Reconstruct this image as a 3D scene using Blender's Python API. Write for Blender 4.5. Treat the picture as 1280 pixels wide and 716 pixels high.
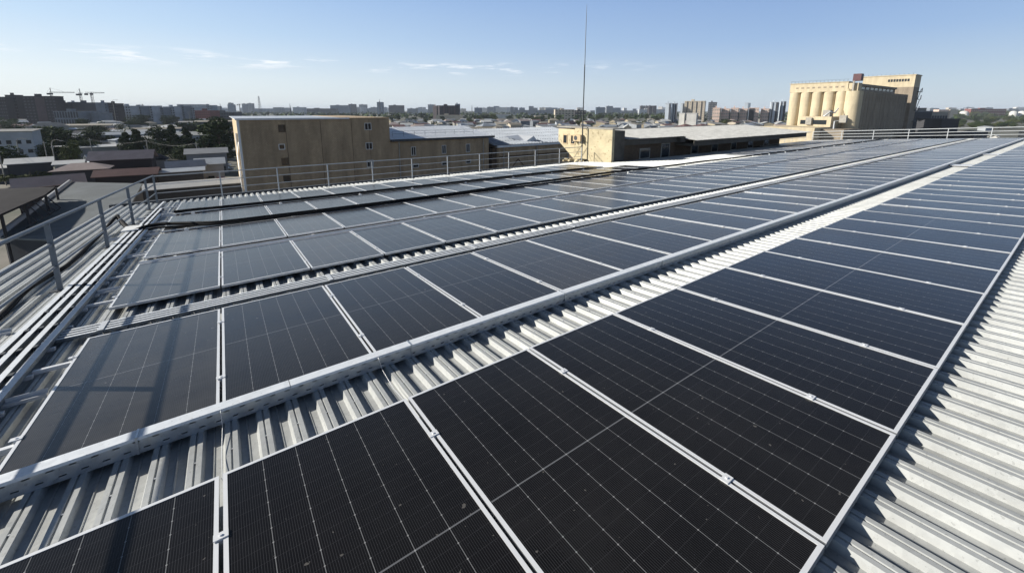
import bpy, bmesh, math, random
from mathutils import Matrix, Vector
random.seed(7)
for o in list(bpy.data.objects): bpy.data.objects.remove(o)
SC = bpy.context.scene
COL = SC.collection
R = math.radians
# ------------------------------------------------------------------ camera
CZ = 18.0
F, CY, PITCH, ROLL = 514.07, 236.1, 0.18905, 0.001614
def rx(t): c, s = math.cos(t), math.sin(t); return Matrix(((1,0,0),(0,c,-s),(0,s,c)))
def ry(t): c, s = math.cos(t), math.sin(t); return Matrix(((c,0,s),(0,1,0),(-s,0,c)))
MC = (ry(ROLL) @ rx(PITCH)).transposed()
cd = bpy.data.cameras.new('camera'); cam = bpy.data.objects.new('camera', cd); COL.objects.link(cam)
cd.sensor_fit = 'HORIZONTAL'; cd.sensor_width = 36; cd.lens = F/1280*36
cd.shift_y = -(358-CY)/1280; cd.clip_start = .05; cd.clip_end = 20000
rt, fw, up = MC.col[0], MC.col[1], MC.col[2]
cam.matrix_world = Matrix(((rt[0],up[0],-fw[0],0),(rt[1],up[1],-fw[1],0),(rt[2],up[2],-fw[2],CZ),(0,0,0,1)))
SC.camera = cam
# ------------------------------------------------------------------ light
SUN_AZ = (-0.995, 0.06); SUN_EL = 24.0
world = bpy.data.worlds.new('World'); SC.world = world; world.use_nodes = True
wt = world.node_tree; wn, wl = wt.nodes, wt.links
sky = wn.new('ShaderNodeTexSky'); sky.sky_type = 'NISHITA'; sky.sun_disc = False
sky.sun_elevation = R(SUN_EL); sky.sun_rotation = math.atan2(SUN_AZ[0], SUN_AZ[1])
sky.altitude = 400; sky.air_density = 1.0; sky.dust_density = .7; sky.ozone_density = 1.5
bg = wn['Background']; bg.inputs[1].default_value = 0.075
tcw = wn.new('ShaderNodeTexCoord'); sep = wn.new('ShaderNodeSeparateXYZ'); wl.new(tcw.outputs['Generated'], sep.inputs[0])
def wm(op, a, b=None, c=None):
    n = wn.new('ShaderNodeMath'); n.operation = op
    for i, v in enumerate((a, b, c)):
        if v is None: continue
        if isinstance(v, (int, float)): n.inputs[i].default_value = v
        else: wl.new(v, n.inputs[i])
    return n.outputs[0]
mpw = wn.new('ShaderNodeMapping'); mpw.inputs['Scale'].default_value = (7, 7, 60); wl.new(tcw.outputs['Generated'], mpw.inputs[0])
nzw = wn.new('ShaderNodeTexNoise'); nzw.inputs['Scale'].default_value = 1.6; nzw.inputs['Detail'].default_value = 7; nzw.inputs['Roughness'].default_value = .62
wl.new(mpw.outputs[0], nzw.inputs['Vector'])
band = wm('SUBTRACT', 1.0, wm('MULTIPLY', wm('ABSOLUTE', wm('SUBTRACT', sep.outputs[2], .094)), 55)); band = wm('MAXIMUM', band, 0)
lft = wm('MULTIPLY', wm('SUBTRACT', .42, sep.outputs[0]), 2.0); lft = wm('MINIMUM', wm('MAXIMUM', lft, 0), 1)
cl = wm('MULTIPLY', wm('MAXIMUM', wm('SUBTRACT', nzw.outputs[0], .52), 0), 6.5)
cl = wm('MINIMUM', wm('MULTIPLY', wm('MULTIPLY', cl, band), lft), .8)
# clear low sky, deep zenith, paler towards the sun side: mixed over the Nishita sky
def ramp(stops):
    r = wn.new('ShaderNodeValToRGB'); e = r.color_ramp.elements
    for i, (p, c) in enumerate(stops):
        x = e[i] if i < 2 else e.new(p)
        x.position = p
    for x, (p, c) in zip(sorted(e, key=lambda q: q.position), stops): x.color = (*c, 1)
    wl.new(sep.outputs[2], r.inputs[0]); return r.outputs[0]
rR = ramp([(0,(.52,.61,.70)),(.05,(.46,.57,.69)),(.14,(.30,.44,.68)),(.27,(.20,.33,.62)),(.5,(.045,.070,.13)),(.9,(.012,.018,.035))])
rL = ramp([(0,(.76,.82,.85)),(.06,(.74,.82,.87)),(.15,(.52,.68,.86)),(.27,(.34,.52,.82)),(.5,(.065,.10,.18)),(.9,(.012,.018,.035))])
fL = wm('MINIMUM', wm('MAXIMUM', wm('MULTIPLY_ADD', sep.outputs[0], -.75, .40), 0), 1)
g1 = wn.new('ShaderNodeMixRGB'); wl.new(fL, g1.inputs[0]); wl.new(rR, g1.inputs[1]); wl.new(rL, g1.inputs[2])
g2 = wn.new('ShaderNodeVectorMath'); g2.operation = 'SCALE'; wl.new(g1.outputs[0], g2.inputs[0]); g2.inputs['Scale'].default_value = 11.0
scw = wn.new('ShaderNodeMixRGB'); scw.inputs[0].default_value = .85; wl.new(sky.outputs[0], scw.inputs[1]); wl.new(g2.outputs[0], scw.inputs[2])
mixw = wn.new('ShaderNodeMixRGB'); wl.new(cl, mixw.inputs[0]); wl.new(scw.outputs[0], mixw.inputs[1]); mixw.inputs[2].default_value = (10, 10.2, 10.5, 1)
wl.new(mixw.outputs[0], bg.inputs[0])
sd = bpy.data.lights.new('sun', 'SUN'); sd.energy = 5.0; sd.angle = R(.5); sd.color = (1, .95, .86)
so = bpy.data.objects.new('sun', sd); COL.objects.link(so)
ce = math.cos(R(SUN_EL)); so.rotation_euler = Vector((SUN_AZ[0]*ce, SUN_AZ[1]*ce, math.sin(R(SUN_EL)))).to_track_quat('Z', 'Y').to_euler()
SC.view_settings.view_transform = 'Standard'; SC.view_settings.look = 'None'; SC.view_settings.gamma = 1; SC.view_settings.exposure = 0.5
SC.cycles.volume_bounces = 0; SC.cycles.max_bounces = 6
# ------------------------------------------------------------------ frames
X = Vector((.816546611, .577279321, -.000466199)); Y = Vector((-.57589663, .81453444, -.06983345)); N = X.cross(Y)
O = Vector((-1.73577489, 2.09194526, -2.13688693+CZ))
RM = Matrix(((X[0],Y[0],N[0],O[0]),(X[1],Y[1],N[1],O[1]),(X[2],Y[2],N[2],O[2]),(0,0,0,1)))      # solar roof frame
Xh = Vector((X[0], X[1], 0)).normalized(); Yh = Vector((-Xh[1], Xh[0], 0))
HM = Matrix(((Xh[0],Yh[0],0,O[0]),(Xh[1],Yh[1],0,O[1]),(0,0,1,0),(0,0,0,1)))                   # level frame, same azimuth
AZ = math.atan2(Xh[1], Xh[0])
def T(x, y, z): return Matrix.Translation((x, y, z))
def at(px, py, z):      # the spot at height z seen at a place of the photograph
    w = MC @ Vector(((px-640)/F, 1, -(py-CY)/F)); t = (z-CZ)/w[2]; return Vector((w[0]*t, w[1]*t, z))
def away(px, d):        # ground spot d metres ahead in the direction of picture column px
    w = MC @ Vector(((px-640)/F, 1, -(137.5-CY)/F)); t = d/w[1]; return Vector((w[0]*t, d, 0))
def ztop(py, d, px=640):
    w = MC @ Vector(((px-640)/F, 1, -(py-CY)/F)); return CZ + w[2]*d/w[1]
# ------------------------------------------------------------------ materials
def new_mat(name):
    m = bpy.data.materials.new(name); m.use_nodes = True
    return m, m.node_tree.nodes, m.node_tree.links, m.node_tree.nodes['Principled BSDF']
def mth(nt, op, a, b=None, c=None):
    n = nt.nodes.new('ShaderNodeMath'); n.operation = op
    for i, v in enumerate((a, b, c)):
        if v is None: continue
        if isinstance(v, (int, float)): n.inputs[i].default_value = v
        else: nt.links.new(v, n.inputs[i])
    return n.outputs[0]
def mat(name, col, rough=.8, metal=0, var=.25, scale=3, bump=0, bscale=None, col2=None, detail=6, stretch=(1,1,1), spec=.5):
    m, n, l, b = new_mat(name)
    b.inputs['Roughness'].default_value = rough; b.inputs['Metallic'].default_value = metal
    b.inputs['Specular IOR Level'].default_value = spec
    tc = n.new('ShaderNodeTexCoord'); mp = n.new('ShaderNodeMapping'); mp.inputs['Scale'].default_value = stretch
    l.new(tc.outputs['Object'], mp.inputs[0])
    nz = n.new('ShaderNodeTexNoise'); nz.inputs['Scale'].default_value = scale; nz.inputs['Detail'].default_value = detail; nz.inputs['Roughness'].default_value = .65
    l.new(mp.outputs[0], nz.inputs['Vector'])
    rp = n.new('ShaderNodeValToRGB'); rp.color_ramp.elements[0].position = .3; rp.color_ramp.elements[1].position = .7
    c2 = col2 or tuple(min(1, c*(1+var)) for c in col); c1 = col if col2 else tuple(c*(1-var) for c in col)
    rp.color_ramp.elements[0].color = (*c1, 1); rp.color_ramp.elements[1].color = (*c2, 1)
    l.new(nz.outputs[0], rp.inputs[0]); l.new(rp.outputs[0], b.inputs['Base Color'])
    if bump:
        nb = n.new('ShaderNodeTexNoise'); nb.inputs['Scale'].default_value = bscale or scale*4; nb.inputs['Detail'].default_value = 4
        l.new(mp.outputs[0], nb.inputs['Vector'])
        bp = n.new('ShaderNodeBump'); bp.inputs['Strength'].default_value = bump; bp.inputs['Distance'].default_value = .02
        l.new(nb.outputs[0], bp.inputs['Height']); l.new(bp.outputs[0], b.inputs['Normal'])
    return m
def brick_mat(name, c1, c2, mortar, sc=1.0, bw=.5, bh=.22, rough=.9, msize=.02, stain=.35, stretchz=.15, spots=0):
    m, n, l, b = new_mat(name); b.inputs['Roughness'].default_value = rough
    tc = n.new('ShaderNodeTexCoord'); s = n.new('ShaderNodeSeparateXYZ'); l.new(tc.outputs['Object'], s.inputs[0])
    cb = n.new('ShaderNodeCombineXYZ'); l.new(mth(m.node_tree, 'ADD', s.outputs[0], s.outputs[1]), cb.inputs[0]); l.new(s.outputs[2], cb.inputs[1])
    br = n.new('ShaderNodeTexBrick'); l.new(cb.outputs[0], br.inputs['Vector']); br.inputs['Scale'].default_value = sc
    br.inputs['Color1'].default_value = (*c1,1); br.inputs['Color2'].default_value = (*c2,1); br.inputs['Mortar'].default_value = (*mortar,1)
    br.inputs['Mortar Size'].default_value = msize; br.inputs['Brick Width'].default_value = bw; br.inputs['Row Height'].default_value = bh
    mp = n.new('ShaderNodeMapping'); mp.inputs['Scale'].default_value = (.6,.6,stretchz); l.new(tc.outputs['Object'], mp.inputs[0])
    nz = n.new('ShaderNodeTexNoise'); nz.inputs['Scale'].default_value = 1.1; nz.inputs['Detail'].default_value = 9; nz.inputs['Roughness'].default_value=.7; l.new(mp.outputs[0], nz.inputs['Vector'])
    mr = n.new('ShaderNodeMapRange'); mr.inputs[1].default_value=.3; mr.inputs[2].default_value=.7; mr.inputs[3].default_value = 1-stain; mr.inputs[4].default_value = 1.08
    l.new(nz.outputs[0], mr.inputs[0])
    mx = n.new('ShaderNodeMixRGB'); mx.blend_type='MULTIPLY'; mx.inputs[0].default_value=1; l.new(br.outputs[0], mx.inputs[1]); l.new(mr.outputs[0], mx.inputs[2])
    l.new(mx.outputs[0], b.inputs['Base Color'])
    ns = n.new('ShaderNodeTexNoise'); ns.inputs['Scale'].default_value = spots or 5; ns.inputs['Detail'].default_value = 4; l.new(tc.outputs['Object'], ns.inputs['Vector'])
    m2 = n.new('ShaderNodeMixRGB'); m2.blend_type='MULTIPLY'; l.new(mth(m.node_tree, 'MULTIPLY', mth(m.node_tree, 'GREATER_THAN', ns.outputs[0], .62), .75 if spots else .0), m2.inputs[0]); l.new(mx.outputs[0], m2.inputs[1]); m2.inputs[2].default_value = (.55,.5,.45,1); l.new(m2.outputs[0], b.inputs['Base Color'])
    bp = n.new('ShaderNodeBump'); bp.inputs['Strength'].default_value=.5; bp.inputs['Distance'].default_value=.02; l.new(nz.outputs[0], bp.inputs['Height']); l.new(bp.outputs[0], b.inputs['Normal'])
    return m
# galvanised steel with spangle and faint water marks
def galv(name, col, rough=.45, metal=.35, spangle=34, streak=.18):
    m, n, l, b = new_mat(name)
    tc = n.new('ShaderNodeTexCoord')
    vo = n.new('ShaderNodeTexVoronoi'); vo.inputs['Scale'].default_value = spangle; l.new(tc.outputs['Object'], vo.inputs['Vector'])
    nz = n.new('ShaderNodeTexNoise'); nz.inputs['Scale'].default_value = 2.2; nz.inputs['Detail'].default_value = 8; l.new(tc.outputs['Object'], nz.inputs['Vector'])
    n2 = n.new('ShaderNodeTexNoise'); n2.inputs['Scale'].default_value = 45; n2.inputs['Detail'].default_value = 3; l.new(tc.outputs['Object'], n2.inputs['Vector'])
    vs = n.new('ShaderNodeSeparateColor'); l.new(vo.outputs['Color'], vs.inputs[0])
    v = mth(m.node_tree, 'MULTIPLY_ADD', vs.outputs[0], .10, .95)
    v = mth(m.node_tree, 'MULTIPLY', v, mth(m.node_tree, 'MULTIPLY_ADD', nz.outputs[0], streak*2, 1-streak))
    sp = mth(m.node_tree, 'GREATER_THAN', n2.outputs[0], .66)
    v = mth(m.node_tree, 'MULTIPLY', v, mth(m.node_tree, 'MULTIPLY_ADD', sp, -.22, 1))
    mx = n.new('ShaderNodeMixRGB'); mx.blend_type = 'MULTIPLY'; mx.inputs[0].default_value = 1; mx.inputs[1].default_value = (*col,1); l.new(v, mx.inputs[2])
    l.new(mx.outputs[0], b.inputs['Base Color']); b.inputs['Metallic'].default_value = metal
    l.new(mth(m.node_tree, 'MULTIPLY_ADD', vs.outputs[1], .15, rough-.05), b.inputs['Roughness'])
    return m
M = {}
M['roof'] = galv('galvanised_roof', (.42,.43,.42), .48, .12, 34, .36)
M['steel'] = galv('galvanised_steel', (.62,.63,.64), .4, .2, 60)
M['tray'] = galv('galvanised_tray', (.50,.54,.58), .38, .85, 24)  # darker metal copy for the tray sides, their shade put into the tone
M['tray_shade'] = galv('shaded_galvanised', (.22,.24,.26), .45, .8, 24)  # darker copy for channel sides, shade put into the colour
M['alu_side'] = mat('shaded_aluminium_side', (.50,.52,.55), .4, .85, .05, 8)  # darker copy of the frame aluminium, side shade put into the colour
M['lid'] = galv('galvanised_sunlit', (.70,.73,.76), .5, .1, 24, .1)  # paler copy of the same steel, sunlight on upper faces put into colour
M['alu'] = mat('aluminium', (.76,.77,.78), .4, .15, .03, 8)
M['rail'] = mat('painted_grey_steel', (.17,.19,.215), .5, .35, .12, 10)
M['rail_pale'] = mat('pale_galvanised_tube', (.50,.52,.53), .5, .1, .1, 10)
M['black'] = mat('black_cable_sheath', (.010,.010,.011), .8, 0, .3, 20, spec=.15)
M['dark'] = mat('dark_gutter_metal', (.05,.055,.06), .6, .2, .3, 3)
M['conc'] = mat('weathered_concrete', (.34,.32,.28), .9, 0, .25, 1.2, .4)
M['white'] = mat('white_plastic', (.78,.78,.76), .5, 0, .05, 4)
M['glassw'] = mat('window_glass', (.02,.025,.03), .12, 0, .2, 2)
M['frame_w'] = mat('white_window_frame', (.62,.62,.6), .6, 0, .1, 3)
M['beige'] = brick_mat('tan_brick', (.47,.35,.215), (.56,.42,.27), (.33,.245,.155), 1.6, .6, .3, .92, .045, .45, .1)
M['beige_lit'] = mat('sunlit_tan', (.55,.42,.26), .9, 0, .12, 1.5, .3)  # paler copy of the tan; sunlight put into the colour, trims share it
M['cream'] = brick_mat('cream_flaking_plaster', (.60,.51,.33), (.64,.55,.36), (.54,.46,.31), .8, .9, .45, .9, .006, .38, .8, spots=4.5)
M['slate'] = mat('pale_slate_sheet', (.43,.43,.415), .85, 0, .3, 1.4, .3, 9, stretch=(1,3,1))
M['silver'] = mat('silver_metal_roof', (.60,.62,.64), .45, .3, .12, .6, stretch=(3,.4,1))
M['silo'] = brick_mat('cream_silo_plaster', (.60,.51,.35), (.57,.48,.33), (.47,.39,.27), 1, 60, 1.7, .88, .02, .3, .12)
M['silo_shade'] = brick_mat('shaded_silo_plaster', (.34,.28,.21), (.31,.255,.19), (.24,.195,.15), 1, 60, 1.7, .9, .02, .45, .1)  # dark copy of the silo plaster, shade of the side put into colour
M['maroon'] = mat('maroon_sheet', (.09,.035,.04), .6, .1, .2, 1)
# solar glass with half cut cells
def solar_mat(name, dlo, dhi):
    m, n, l, b = new_mat(name); nt = m.node_tree
    tc = n.new('ShaderNodeTexCoord'); s = n.new('ShaderNodeSeparateXYZ'); l.new(tc.outputs['Object'], s.inputs[0])
    x, y = s.outputs[0], s.outputs[1]
    def line(v, per, off, half):
        f = mth(nt, 'FRACT', mth(nt, 'DIVIDE', mth(nt, 'SUBTRACT', v, off), per))
        d = mth(nt, 'MULTIPLY', mth(nt, 'MINIMUM', f, mth(nt, 'SUBTRACT', 1, f)), per)
        return mth(nt, 'LESS_THAN', d, half)
    col = line(x, .1825, .0195, .0016)
    inx = mth(nt, 'MULTIPLY', mth(nt, 'GREATER_THAN', x, .05), mth(nt, 'LESS_THAN', x, 1.084))
    col = mth(nt, 'MULTIPLY', col, inx)
    row = line(y, .0932, .0206, .0008)
    bus = line(x, .0114, .0195, .0009)
    mid = mth(nt, 'LESS_THAN', mth(nt, 'ABSOLUTE', mth(nt, 'SUBTRACT', y, 1.139)), .0045)
    fx = line(x, .1825, .0195, .0042); fy = line(y, .0932, .0206, .0036)
    dot = mth(nt, 'MULTIPLY', mth(nt, 'MULTIPLY', fx, fy), inx)
    nz = n.new('ShaderNodeTexNoise'); nz.inputs['Scale'].default_value = 1.7; nz.inputs['Detail'].default_value = 8; nz.inputs['Roughness'].default_value = .7
    oi = n.new('ShaderNodeObjectInfo')
    va = n.new('ShaderNodeVectorMath'); va.operation = 'ADD'; l.new(tc.outputs['Object'], va.inputs[0])
    cb = n.new('ShaderNodeCombineXYZ'); l.new(mth(nt, 'MULTIPLY', oi.outputs['Random'], 50), cb.inputs[0]); l.new(cb.outputs[0], va.inputs[1]); l.new(va.outputs[0], nz.inputs['Vector'])
    def mix(f, a, c2):
        k = n.new('ShaderNodeMixRGB'); l.new(f, k.inputs[0]) if not isinstance(f, (int,float)) else None
        if isinstance(a, tuple): k.inputs[1].default_value = (*a,1)
        else: l.new(a, k.inputs[1])
        k.inputs[2].default_value = (*c2,1); return k.outputs[0]
    rnd = mth(nt, 'MULTIPLY', bus, .55)
    c = mix(rnd, (.0060,.0058,.0062), (.06,.06,.065))
    c = mix(mth(nt, 'MULTIPLY', row, .25), c, (.10,.10,.11))
    c = mix(mth(nt, 'MULTIPLY', mid, .4), c, (.30,.31,.33))
    c = mix(mth(nt, 'MULTIPLY', col, .34), c, (.50,.51,.52))
    c = mix(mth(nt, 'MULTIPLY', dot, .24), c, (.7,.7,.7))
    dust = mth(nt, 'MULTIPLY', mth(nt, 'MAXIMUM', mth(nt, 'SUBTRACT', nz.outputs[0], .35), 0), dhi)
    dust = mth(nt, 'MULTIPLY', mth(nt, 'ADD', dust, dlo), mth(nt, 'MULTIPLY_ADD', oi.outputs['Random'], .9, .55))
    n3 = n.new('ShaderNodeTexNoise'); n3.inputs['Scale'].default_value = 22; n3.inputs['Detail'].default_value = 2; l.new(va.outputs[0], n3.inputs['Vector'])
    dust = mth(nt, 'ADD', dust, mth(nt, 'MULTIPLY', mth(nt, 'GREATER_THAN', n3.outputs[0], .745), .25))
    c = mix(mth(nt, 'ADD', dust, .0), c, (.35,.33,.30))
    l.new(c, b.inputs['Base Color'])
    l.new(mth(nt, 'MULTIPLY_ADD', nz.outputs[0], .16, .16), b.inputs['Roughness'])
    b.inputs['IOR'].default_value = 1.37; b.inputs['Specular Tint'].default_value = (1,.94,.86,1)
    nb = n.new('ShaderNodeTexNoise'); nb.inputs['Scale'].default_value = 3; l.new(va.outputs[0], nb.inputs['Vector'])
    bp = n.new('ShaderNodeBump'); bp.inputs['Strength'].default_value = .12; bp.inputs['Distance'].default_value = .01; l.new(nb.outputs[0], bp.inputs['Height']); l.new(bp.outputs[0], b.inputs['Normal'])
    return m
M['solar'] = solar_mat('clean_solar_glass', .004, .05); M['solar2'] = solar_mat('dusty_solar_glass', .055, .14); M['solar3'] = solar_mat('dusty_glare_solar_glass', .09, .26)  # last copy's dust raised further, sun glare on farther rows put into colour
# ------------------------------------------------------------------ mesh helper
class MB:
    def __init__(s): s.v = []; s.f = []; s.mi = []; s.sm = []
    def add(s, vs, fs, mi=0, smooth=False):
        k = len(s.v); s.v += [tuple(v) for v in vs]; s.f += [tuple(i+k for i in f) for f in fs]; s.mi += [mi]*len(fs); s.sm += [smooth]*len(fs); return s
    def box(s, x0, x1, y0, y1, z0, z1, mi=0, m=None):
        vs = [Vector(p) for p in ((x0,y0,z0),(x1,y0,z0),(x1,y1,z0),(x0,y1,z0),(x0,y0,z1),(x1,y0,z1),(x1,y1,z1),(x0,y1,z1))]
        if m: vs = [m @ v for v in vs]
        return s.add(vs, [(0,3,2,1),(4,5,6,7),(0,1,5,4),(1,2,6,5),(2,3,7,6),(3,0,4,7)], mi)
    def prism(s, pts, z0, z1, mi=0, mtop=None):     # pts counter-clockwise in xy
        n = len(pts); s.add([(p[0],p[1],z0) for p in pts]+[(p[0],p[1],z1) for p in pts], [(i,(i+1)%n,n+(i+1)%n,n+i) for i in range(n)]+[tuple(reversed(range(n)))], mi)
        return s.add([(p[0],p[1],z1) for p in pts], [tuple(range(n))], mi if mtop is None else mtop)
    def tube(s, pts, r, n=8, mi=0, smooth=True, cap=True):
        pts = [Vector(p) for p in pts]; rs = r if isinstance(r, (list,tuple)) else [r]*len(pts)
        vs = []; fs = []; a = None
        for i, p in enumerate(pts):
            d = (pts[min(i+1,len(pts)-1)] - pts[max(i-1,0)]).normalized()
            if a is None: a = d.orthogonal().normalized()
            a = (a - d*a.dot(d)); a = a.normalized() if a.length > 1e-6 else d.orthogonal().normalized(); b2 = d.cross(a)
            for k in range(n):
                t = 2*math.pi*k/n; vs.append(p + (a*math.cos(t)+b2*math.sin(t))*rs[i])
        for i in range(len(pts)-1):
            for k in range(n): fs.append((i*n+k, i*n+(k+1)%n, (i+1)*n+(k+1)%n, (i+1)*n+k))
        s.add(vs, fs, mi, smooth)
        if cap and n > 2:
            s.add(vs[:n], [tuple(reversed(range(n)))], mi); s.add(vs[-n:], [tuple(range(n))], mi)
        return s
    def cyl(s, cx, cy, r, z0, z1, n=20, mi=0, smooth=True, r1=None):
        return s.tube([(cx,cy,z0),(cx,cy,z1)], [r, r if r1 is None else r1], n, mi, smooth)
    def mesh(s, name, mats):
        me = bpy.data.meshes.new(name); me.from_pydata(s.v, [], s.f)
        for m in (mats if isinstance(mats, (list,tuple)) else [mats]): me.materials.append(m)
        me.polygons.foreach_set('material_index', s.mi); me.polygons.foreach_set('use_smooth', s.sm); me.update(); return me
    def build(s, name, mats, parent=None, mw=None, **kw): return link(name, s.mesh(name, mats), parent, mw, **kw)
def link(name, me, parent=None, mw=None, label=None, cat=None, group=None, kind=None):
    o = bpy.data.objects.new(name, me); COL.objects.link(o)
    if parent: o.parent = parent
    if mw is not None:
        if parent: o.matrix_local = mw
        else: o.matrix_world = mw
    if label: o['label'] = label
    if cat: o['category'] = cat
    if group: o['group'] = group
    if kind: o['kind'] = kind
    return o
def thing(name, label, cat, mw, group=None): return link(name, None, None, mw, label, cat, group)
def ordinal(i):
    return ['first','second','third','fourth','fifth','sixth','seventh','eighth','ninth','tenth','eleventh','twelfth','thirteenth','fourteenth','fifteenth','sixteenth','seventeenth','eighteenth','nineteenth','twentieth'][i]
# ------------------------------------------------------------------ ground
g = MB(); g.box(-9000, 9000, -2000, 9000, -.5, 0)
def ground_mat():
    m, n, l, b = new_mat('city_ground'); b.inputs['Roughness'].default_value = .95
    tc = n.new('ShaderNodeTexCoord'); nz = n.new('ShaderNodeTexNoise'); nz.inputs['Scale'].default_value = .035; nz.inputs['Detail'].default_value = 10; nz.inputs['Roughness'].default_value=.7
    l.new(tc.outputs['Object'], nz.inputs['Vector']); rp = n.new('ShaderNodeValToRGB'); e = rp.color_ramp.elements
    e[0].position=.36; e[0].color=(.035,.05,.022,1); e[1].position=.66; e[1].color=(.22,.20,.17,1)
    x = e.new(.5); x.color=(.10,.10,.075,1)
    l.new(nz.outputs[0], rp.inputs[0]); l.new(rp.outputs[0], b.inputs['Base Color']); return m
g.build('ground', ground_mat(), kind='structure')
# ------------------------------------------------------------------ the solar roof (building with corrugated sheet)
VF = 17.4
def rib_top(v):
    if v < -2.28: return -.045
    if v < .8: return -.045 - (v+2.28)/3.08*.05
    if v < 3: return -.095 + (v-.8)/2.2*.025
    return -.07
bld = thing('warehouse', 'long building whose corrugated metal roof carries the solar panels', 'building', Matrix.Identity(4))
prof = [(0,0),(.016,.044),(.045,.044),(.048,.034),(.056,.034),(.059,.044),(.088,.044),(.102,0),(.140,0),(.144,.006),(.151,.006),(.155,0)]
vsn = [-13,-2.28,.8,3,VF]
def sheet(u0, u1, vs):
    b = MB(); cols = []
    k0 = int(math.floor(u0/.2)); k1 = int(math.ceil(u1/.2))
    for k in range(k0, k1):
        for (du, h) in prof: cols.append((k*.2+du, h))
    cols.append((k1*.2, 0)); nv = len(vs); pts = []
    for (u, h) in cols:
        for v in vs: pts.append((u, v, rib_top(v)-.044+h))
    fs = [(i*nv+j, (i+1)*nv+j, (i+1)*nv+j+1, i*nv+j+1) for i in range(len(cols)-1) for j in range(nv-1)]
    return b.add(pts, fs)
sheet(-3.2, 20.4, vsn).build('roof_sheet', M['roof'], bld, RM)
sheet(20.4, 57.2, [-13,-2.28,.8,3,14.9]).build('roof_sheet', M['roof'], bld, RM)
b = MB()     # walls under the roof
q = [RM @ Vector(p) for p in ((-3.1,-13,-.22),(57.1,-13,-.22),(57.1,14.85,-.32),(20.3,14.85,-.32),(20.3,17.3,-.32),(-3.1,17.3,-.32))]
n = len(q); b.add([(p[0],p[1],0) for p in q]+[tuple(p) for p in q], [(i,(i+1)%n,n+(i+1)%n,n+i) for i in range(n)]); b.build('wall', M['beige'], bld)
b = MB(); b.box(-3.3, 20.35, VF+.03, VF+.35, -.5, -.02); b.box(-3.3,20.35,VF+.02,VF+.06,-.3,-.02); b.build('gutter', M['dark'], bld, RM)
b = MB(); b.box(-3.27, -3.2, -13, VF, -.28, -.13); b.build('verge_trim', M['steel'], bld, RM)
# screw heads along ribs near the tray gap and the right foreground
b = MB()
for u in range(-15, 60):
    for v in (-3.1, -4.5, -6, .35):
        uu = u*.2+.053; 
        if u*.2 < 12: b.cyl(uu, v, .006, rib_top(v)-.007, rib_top(v)-.001, 6, smooth=False)
b.build('roof_screw', M['steel'], bld, RM)
# ------------------------------------------------------------------ solar panels
PW, PL = 1.134, 2.278
fb = MB(); LW = .021; TH = .034
for (a, c, d, e) in ((0,PW,0,LW),(0,PW,PL-LW,PL),(0,LW,LW,PL-LW),(PW-LW,PW,LW,PL-LW)): fb.box(a, c, d, e, -TH, -.0025, 1); fb.box(a, c, d, e, -.0024, 0)
frame_me = fb.mesh('panel_frame', [M['alu'], M['alu_side']])
gb = MB(); gb.box(LW, PW-LW, LW, PL-LW, -.0085, -.0035); glass_me = [gb.mesh('cell_sheet', M[k]) for k in ('solar','solar2','solar3')]
cb = MB(); cb.box(-.042, .022, -.022, .022, .0015, .006); cb.box(-.019,-.001,-.022,.022,-.03,.0015); cb.cyl(-.010, 0, .007, .006, .012, 6, smooth=False)
clamp_me = cb.mesh('panel_clamp', M['alu'])
ROWS = [(-2.278, 2.278, 48), (.80, 2.278, 48), (4.06, 2.30, 48), (6.88, 2.42, 48), (9.68, 2.53, 48), (12.78, 2.72, 48)]
RN = ['frontmost', 'second', 'third', 'fourth', 'fifth', 'sixth and farthest']
def has(r, k):
    if r == 4: return k <= 15 or k >= 25
    if r == 5: return k <= 14 or k >= 36
    return True
rnd = random.Random(3)
for r, (v0, txt, cnt) in enumerate(ROWS):
    for k in range(-1, cnt):
        if not has(r, k): continue
        if r == 0 and k == -1: lab = 'black solar panel at the left end of the frontmost row, partly cut by the frame'
        elif k == -1: lab = f'solar panel crossed by railing shadows at the left end of the {RN[r]} row'
        elif k <= 14: lab = f'dark solar panel, {ordinal(k+1)} from the left end of the {RN[r]} row'
        elif k <= 24: lab = f'narrow looking solar panel in the middle stretch of the {RN[r]} row'
        else: lab = f'distant solar panel near the far right end of the {RN[r]} row'
        ex = txt
        mw = RM @ T(k*1.154+.01, v0, rnd.uniform(-.002,.002)) @ Matrix.Rotation(rnd.gauss(0,.0016), 4, 'X') @ Matrix.Rotation(rnd.gauss(0,.003), 4, 'Y') @ Matrix.Diagonal((1, ex/PL, 1, 1))
        t = thing('solar_panel', lab, 'solar panel', mw, f'solar panels of the {RN[r]} row')
        link('frame', frame_me, t); link('cell_sheet', glass_me[min(r,2)], t)
        if k < 18:
            for y in (.46, 1.80): link('clamp', clamp_me, t, T(0, y, 0))
# mounting rails under the panels
for r, (v0, txt, cnt) in enumerate(ROWS):
    for j, dv in enumerate((.46, 1.80)):
        v = v0+dv*txt/2.278; h = rib_top(v)+.002; u0 = -1.42 if r < 2 else -1.62
        if r == 5: u1 = 16.2
        elif r == 4: u1 = 18
        else: u1 = 55
        b = MB(); top = -TH-.002; zt = min(top, h+.05) if r < 2 else top
        if zt - h > .004:
            b.box(u0, u1, v-.02, v+.02, max(h, zt-.04), zt)
            if h < zt-.045:
                u = -1.0
                while u < u1: b.box(u-.02, u+.02, v-.018, v+.018, h, zt-.04); u += 1.0
            b.build('mounting_rail', M['alu'], None, RM, label=f'aluminium mounting rail poking out left under the {"near" if j==0 else "far"} half of the {RN[r]} row', cat='mounting rail', group='rails under the solar panels')
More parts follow.
